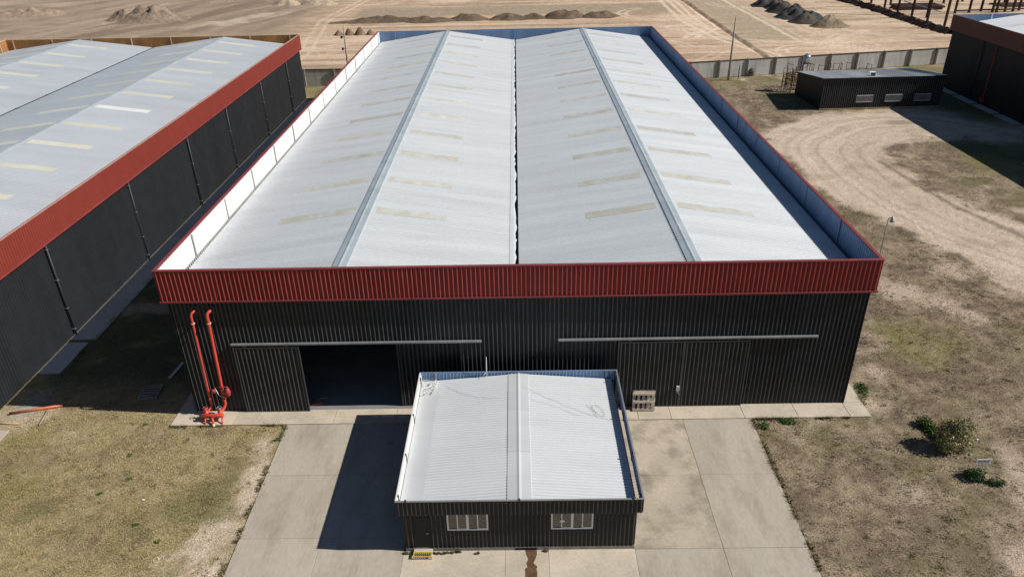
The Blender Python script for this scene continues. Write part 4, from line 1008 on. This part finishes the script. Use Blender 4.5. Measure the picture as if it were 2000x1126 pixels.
for k, (x, y) in enumerate(((42.3, 80.6), (42.8, 79.6), (43.0, 78.4), (42.6, 77.9), (43.3, 81.6), (44.0, 80.5), (42.0, 79.0), (42.9, 77.4), (43.4, 79.3), (41.8, 78.2))):
    scaff(x, y, rs.uniform(0, 3.1), rs.uniform(2.6, 3.7), 1.2, 'rusty scaffold frame standing among others left of the black shed')
for k in range(9):
    scaff(46.2+k*1.05, 79.2+rs.uniform(-.2, .6), rs.uniform(-.4, .4) if k % 2 else 1.5+rs.uniform(-.3, .3), rs.uniform(3.3, 4.1), 1.1, 'rusty scaffold frame leaning in the row behind the black shed')

# ------------------------------------------------------------------ steel skeleton on the far plot
def column(x, y, h, label, grp, lean=0.0):
    t = thing('steel_column', label, 'column', (x, y, 0), (0, lean, 0), grp)
    M = WM[t]
    lohi('web', (-.05, -.16, 0), (.05, .16, h), PRIMER, t, M)
    for s in (-1, 1): lohi('flange', (-.19, s*.2-.035, 0), (.19, s*.2+.035, h), PRIMER, t, M)
    lohi('base_plate', (-.3, -.3, -.12), (.3, .3, -.005), PRIMER, t, M)
for (x, y) in ((92.3, 173.5), (91.7, 164.9), (93.1, 160.1), (92.5, 151.6), (93.25, 146.0), (93.6, 139.2), (93.5, 131.5)):
    column(x, y, 9, 'dark primed steel column standing along the soil berm', 'steel columns of the unfinished frame by the berm')
for (x, y) in ((97.5, 166.5), (96.6, 145.5), (105.9, 150.8), (109.9, 151.9), (113.4, 153.1), (115.1, 151.2), (116.0, 151.1), (118.8, 152.4), (120.6, 152.2), (122.9, 153.6), (118.4, 170.8), (106.4, 174.5), (126, 165), (112, 168)):
    column(x, y, 9, 'dark primed steel column deeper in the unfinished frame', 'steel columns behind the first row')
tag(box('steel_beam', (115, 151.6, .55), (18, .25, .3), PRIMER, None, (0, 0, .06)), 'low horizontal dark beam tying the far columns together', 'beam')
tag(tube('light_beam', [(95.9, 156.5, 2.2), (97.0, 140.5, 1.9)], .11, STEELG, None, 6), 'pale diagonal steel beam across the unfinished frame', 'beam')
for k in range(12):
    tag(box('stacked_beam', (101+rs.uniform(-.8, .8), 157.0+(k % 6)*1.15, .2+.42*(k//6)), (11.5, .42, .4), PRIMER, None, (0, 0, rs.uniform(-.04, .04))),
        'dark steel beam lying in the pile between the columns', 'beam', 'beams piled on the unfinished plot')
for k in range(6):
    tag(box('stored_beam', (127+rs.uniform(-.8, .8), 159+k*.9, .2), (10, .42, .4), PRIMER, None, (0, 0, rs.uniform(-.05, .05))), 'dark steel beam lying at the far corner of the plot', 'beam', 'beams stored at the far corner')

# ------------------------------------------------------------------ earth heaps
HEAP = vmat('heap_soil', fine=0.3, fscale=2.2, bump=1.0, bscale=2.0, extra=((0.8, 0.2),))
def heap(label, x, y, rx, ry, h, col, seed, rot=0.0, group=None, name='earth_mound', n=32, nr=11, peak=1.25):
    V, C, F = [(0, 0, h)], [], []
    ca, sa = math.cos(rot), math.sin(rot)
    P = []
    for i in range(1, nr+1):
        t = i/nr
        for k in range(n):
            a = 2*math.pi*k/n
            e = 1+0.35*(float(vnoise(np.array(2.2*math.cos(a)+seed*3.1+40), np.array(2.2*math.sin(a)+40.), seed))-0.5)
            u, v = rx*t*e*math.cos(a), ry*t*e*math.sin(a)
            z = h*(0.5+0.5*math.cos(math.pi*t**peak))*(0.30+1.4*float(fbm(np.array(u*0.6+seed*7+60), np.array(v*0.6+60.), seed+100, 4)))-0.25*(t > .99)-.12*t
            P.append((u*ca-v*sa, u*sa+v*ca, z))
    V = [(0, 0, h*(0.55+0.45*.9))]+P
    for k in range(n): F.append((0, 1+k, 1+(k+1) % n))
    for i in range(nr-1):
        for k in range(n):
            a = 1+i*n+k; b = 1+i*n+(k+1) % n; F.append((a, a+n, b+n, b))
    me = mesh(name, V, F, HEAP, True)
    at = me.attributes.new('Col', 'FLOAT_COLOR', 'POINT')
    for i, vv in enumerate(V):
        q = 0.8+0.4*float(vnoise(np.array(vv[0]*.6+30.), np.array(vv[1]*.6+30.), seed+7)); at.data[i].color = (col[0]*q, col[1]*q, col[2]*q, 1)
    o = add(name, me, None, Matrix.Translation((x, y, -.1)))
    return tag(o, label, 'mound', group)
DK = (.165, .12, .082); BK = (.085, .078, .07); BRN = (.24, .165, .11)
G1 = 'long low heaps in a row behind the main warehouse'
heap('longest low brown soil heap in the row, at the end nearest the diagonal ruts', -33, 155, 14, 3.4, 1.2, DK, 1, 0, G1, n=48)
heap('lumpy tail of the longest brown soil heap in the row', -22, 154.3, 9, 3.2, 1.1, DK, 2, 0, G1, n=40)
heap('oval brown soil heap next to the longest one in the row', -11.5, 156, 6.4, 3.2, 1.25, DK, 3, 0, G1)
heap('broad brown soil heap in the middle of the row', -1.5, 155.6, 6.6, 3.2, 1.3, DK, 4, 0, G1)
heap('small brown soil heap between the broad one and the tallest one', 4.6, 156.4, 5.2, 2.6, 1.1, DK, 5, 0, G1)
heap('tallest flat topped brown soil heap of the row', 12.2, 157, 6.6, 3.4, 1.5, DK, 6, 0, G1, peak=2.0)
heap('pointed brown soil heap ending the row', 21, 156.6, 6, 3.2, 1.3, DK, 7, 0, G1)
for k, x in enumerate((-40, -37.6, -35.2, -32.7)):
    heap('small conical brown dirt pile among four behind the left pole', x, 137.5, 1.4, 1.3, 1.2, BRN, 10+k, 0, 'four small conical dirt piles', n=16, nr=5)
heap('big grey brown spoil mound beyond the left warehouse', -95, 166, 11, 8, 3.0, (.29, .22, .16), 20, 0, n=44, nr=14, peak=1.0)
heap('smaller shoulder of spoil beside the big grey brown mound', -103, 167, 5.5, 4.5, 2.0, (.27, .20, .145), 21, 0)
heap('pale conical sand pile far behind the left warehouse', -66, 190, 5, 4, 1.6, (.50, .39, .28), 22)
heap('pale wide sand pile beside the conical one', -57, 190, 6, 4, 1.7, (.47, .37, .27), 23)
heap('distant reddish spoil ridge in the far corner of the field', -135, 178, 14, 4, 1.5, (.33, .245, .18), 24, .2, n=40)
for k, (x, y, r, h, c, lb) in enumerate(((66.5, 170, 5.2, 2.2, BK, 'black rubble heap at the far end of the rubble chain'), (68.2, 165, 5, 1.9, BK, 'dark rubble heap second from the far end of the chain'),
        (66.8, 159, 5.0, 2.1, BK, 'rounded dark rubble heap touching the second heap of the chain'), (69, 155, 4.6, 1.8, BK, 'low dark rubble heap on the outer side of the chain'),
        (67, 150, 5.0, 2.0, (.07, .075, .07), 'grey black rubble heap midway along the chain'), (70, 147, 4.4, 1.7, (.075, .09, .08), 'greenish dark rubble heap beside the midway heap'),
        (67.2, 142, 4.6, 1.9, (.10, .08, .065), 'brownish dark rubble heap next to the tan gravel heap'))):
    heap(lb, x, y, r, r*.9, h, c, 30+k, 0, 'chain of dark rubble heaps', name='rubble_heap', n=30)
heap('tan grey gravel heap at the near end of the rubble chain', 70.5, 136.5, 5.4, 4.0, 1.9, (.27, .21, .14), 40)
rb = random.Random(9)
V, F, C = [], [], []
for k in range(73):
    t = k/72; x = 89.0+2.6*t+.4*math.sin(t*5); y = 178-54*t; h = .75+.5*rb.random(); w_ = 1.3+.5*rb.random()
    for j, (u_2, q) in enumerate(((-1, -.15), (-.55, .45), (-.1, 1.0), (.35, .75), (1, -.15))):
        V.append((x+u_2*w_+rb.uniform(-.2, .2), y+rb.uniform(-.2, .2), q*h)); C.append(rb.uniform(.7, 1.3))
    if k: F += [(5*k-5+j, 5*k-5+j+1, 5*k+j+1, 5*k+j) for j in range(4)]
me = mesh('soil_berm', V, F, HEAP, False)
at = me.attributes.new('Col', 'FLOAT_COLOR', 'POINT')
for i, q in enumerate(C): at.data[i].color = (.105*q, .07*q, .05*q, 1)
tag(add('soil_berm', me), 'long dark soil berm along the edge of the unfinished steel plot', 'berm')
for k in range(12):
    heap('low reddish soil clod pile along the back of the main warehouse', -18+k*4.2+rb.uniform(-1, 1), 121.5+rb.uniform(-.5, 1.2), rb.uniform(1, 2.6), .8, rb.uniform(.5, 1.0), (.24, .13, .085), 90+k, 0, 'reddish clod piles behind the back parapet', n=14, nr=4)

# ------------------------------------------------------------------ plants and sign
LEAF = vmat('leaves', fine=0.2, bump=0, rough=0.7)
def leafcloud(n, R, size, cols, rng, zbias=0.0, hollow=0.2, lump=9):
    cen = rng.normal(size=(lump, 3)); cen /= np.linalg.norm(cen, axis=1)[:, None]; cen *= 0.55
    k = rng.integers(0, lump, n)
    d = rng.normal(size=(n, 3)); d /= np.linalg.norm(d, axis=1)[:, None]
    rad = (hollow+(1-hollow)*rng.random(n)**0.5)*0.55
    p = (cen[k]+d*rad[:, None])*np.array(R)
    p[:, 2] = np.abs(p[:, 2]+R[2]*0.45)
    a = rng.normal(size=(n, 3)); a /= np.linalg.norm(a, axis=1)[:, None]
    b = np.cross(a, rng.normal(size=(n, 3))); b /= np.linalg.norm(b, axis=1)[:, None]
    s = size*(0.6+0.8*rng.random(n))[:, None]
    V = np.stack([p-a*s, p+b*s*0.45, p+a*s, p-a*s, p+a*s, p-b*s*0.45], 1).reshape(-1, 3)
    c = np.array(cols)[rng.integers(0, len(cols), n)]*(0.7+0.6*rng.random((n, 1)))
    return V, np.repeat(c, 6, axis=0)
def plant(name, label, cat, x, y, R, n, size, cols, seed, stem=None, group=None, z=-.04):
    rng = np.random.default_rng(seed)
    t = thing(name, label, cat, (x, y, z), group=group)
    V, C = leafcloud(n, R, size, cols, rng)
    if stem:
        V[:, 2] += stem*.5
        tt = bpy.data.objects  # trunk with a few limbs
        Vt, Ft = tube_data([(0, 0, 0), (.02, .02, stem*.5), (.05, 0, stem)], [.07, .05, .03], 8)
        for k in range(4):
            a = k*1.6+.3; v2, f2 = tube_data([(.02, .02, stem*.35), (.25*math.cos(a), .25*math.sin(a), stem*.8), (.5*R[0]*math.cos(a), .5*R[1]*math.sin(a), stem*1.25)], [.035, .025, .012], 6)
            o = len(Vt); Vt = Vt+v2; Ft = Ft+[tuple(i+o for i in f) for f in f2]
        add('trunk', mesh('trunk', Vt, Ft, WOODD, True), t, Matrix.Translation((x, y, z)))
    add('crown' if stem else 'foliage', tri_mesh('foliage', V, C, LEAF), t, Matrix.Translation((x, y, z)))
    return t
OLV = [(.30, .28, .12), (.38, .34, .17), (.22, .22, .09), (.48, .43, .25), (.16, .17, .07)]
GRN = [(.10, .17, .035), (.12, .19, .04), (.06, .12, .03), (.16, .21, .06)]
DGR = [(.05, .10, .035), (.07, .13, .045), (.09, .15, .06)]
plant('olive_bush', 'tall olive green bush in the brown grass behind the white sign', 'bush', 24.75, -4.4, (1.1, 0.95, 1.35), 4600, .07, OLV, 1, 0.35)
plant('dark_shrub', 'low dark green shrub at the foot of the white sign', 'shrub', 24.75, -6.75, (.75, .45, .45), 1400, .06, DGR, 2)
plant('small_shrub', 'small dark shrub on the far side of the white sign', 'shrub', 25.6, -7.2, (.5, .35, .3), 600, .05, DGR, 3)
plant('bright_weeds', 'bright green weeds beyond the olive bush', 'weeds', 24.2, -2.3, (.55, .75, .4), 1000, .07, GRN, 4)
plant('bright_weeds', 'darker green weeds touching the olive bush shadow', 'weeds', 24.35, -3.2, (.5, .4, .35), 600, .06, DGR+GRN, 5)
plant('bright_weeds', 'green weed mat by the right end of the concrete footpath', 'weeds', 22.0, 1.2, (.5, 1.0, .16), 900, .05, GRN, 6)
plant('bright_weeds', 'green weed clump at the footpath edge beside the driveway corner', 'weeds', 16.3, -1.75, (.75, .32, .18), 700, .05, GRN, 7)
plant('bright_weeds', 'dark weed patch at the right driveway corner', 'weeds', 14.7, -2.1, (.4, .4, .12), 400, .04, DGR+GRN, 8)
WS = 'weed rosettes dotted over the left lawn'
for k, (x, y) in enumerate(((-22.7, -4.0), (-21.8, -6.0), (-22.9, -7.1), (-19.9, -9.4), (-18.3, -10.5), (-23.0, -1.2), (-14.5, -2.8))):
    plant('weed_rosette', 'small green weed rosette in the dry grass of the left lawn', 'weed', x, y, (.2, .16, .08), 90, .045, GRN, 20+k, group=WS)
rw = random.Random(12)
for k in range(16):
    x = -5.5+k*.22+rw.uniform(-.1, .1) if k < 12 else [-3.05, -2.1, -5.6, 1.25][k-12]
    plant('plinth_weed', 'withered brown weed sprouting along the foot of the office wall', 'weed', x, -11.42-rw.uniform(0, .12), (.16, .08, .10), 90, .035, [(.13, .10, .05), (.09, .085, .035), (.17, .13, .07)], 40+k, group='weeds along the office plinth', z=0.0)
plant('wall_creeper', 'green creeper at the foot of a boundary wall post', 'creeper', 39.6, 89.2, (.5, .35, 1.0), 600, .08, DGR+GRN, 61)
# a bed of bare soil with stones round the bush
for k in range(5):
    a = 3.2+k*.65; r = random.uniform(.7, 1.0)
    me = bpy.data.meshes.new('stone'); bm = bmesh.new(); bmesh.ops.create_icosphere(bm, subdivisions=1, radius=.08+.05*random.random())
    for v__ in bm.verts: v__.co *= random.uniform(.75, 1.2); v__.co.z *= .7
    bm.to_mesh(me); bm.free(); me.materials.append(POSTC)
    tag(add('stone', me, None, Matrix.Translation((24.8+r*math.cos(a), -4.6+r*.7*math.sin(a), -.02))), 'loose grey stone around the foot of the olive bush', 'stone', 'stones around the olive bush')
SG = thing('yard_sign', 'small white notice board on a post beside the dark shrub', 'sign', (25.25, -6.25, 0), (0, 0, .05))
SM = WM[SG]
lohi('post', (-.03, -.02, -.05), (.03, .02, .75), PAINTW, SG, SM)
bd = lohi('board', (-.42, -.045, .58), (.42, -.021, .92), PAINTW, SG, SM)
rl = random.Random(4)
for row, (z_, h_) in enumerate(((.77, .07), (.66, .05))):
    x = -.36+.06*row
    while x < .33-.05*row:
        w_ = rl.uniform(.03, .08); lohi('lettering', (x, -.050, z_), (x+w_, -.0455, z_+h_), INK, bd, SM); x += w_+rl.uniform(.012, .03)
# small litter on the right yard and left lawn
for k, (x, y) in enumerate(((31.5, 14.2), (29.2, 13.8), (26.6, -3.6), (-20.3, -7.6))):
    tag(box('litter_scrap', (x, y, .0), (.12, .09, .03), PAINTW, None, (rl.uniform(-.3, .3), rl.uniform(-.3, .3), rl.uniform(0, 3))), 'tiny white scrap of litter lying in the grass', 'litter', 'litter scraps in the grass')
# gravel patch at the foot of the left warehouse
gr = np.random.default_rng(77); n = 1500
gxx = -31.3+gr.normal(size=n)*.55; gyy = .9+gr.normal(size=n)*.8; s = .02+.035*gr.random(n)
T = np.array([[0, 0, 1], [1, 0, -.2], [-.5, .87, -.2], [0, 0, 1], [-.5, .87, -.2], [-.5, -.87, -.2], [0, 0, 1], [-.5, -.87, -.2], [1, 0, -.2]], float)
V = (T[None]*s[:, None, None]*np.array([1, 1, .7])+np.stack([gxx, gyy, np.full(n, -.035)], -1)[:, None, :]).reshape(-1, 3)
C = np.repeat(np.stack([.28+.2*gr.random(n)]*3, -1)*np.array([1, .96, .9]), 9, axis=0)
tag(add('gravel', tri_mesh('gravel', V, C, LEAF)), 'grey gravel spill on the grass against the left warehouse', 'gravel', kind='stuff')
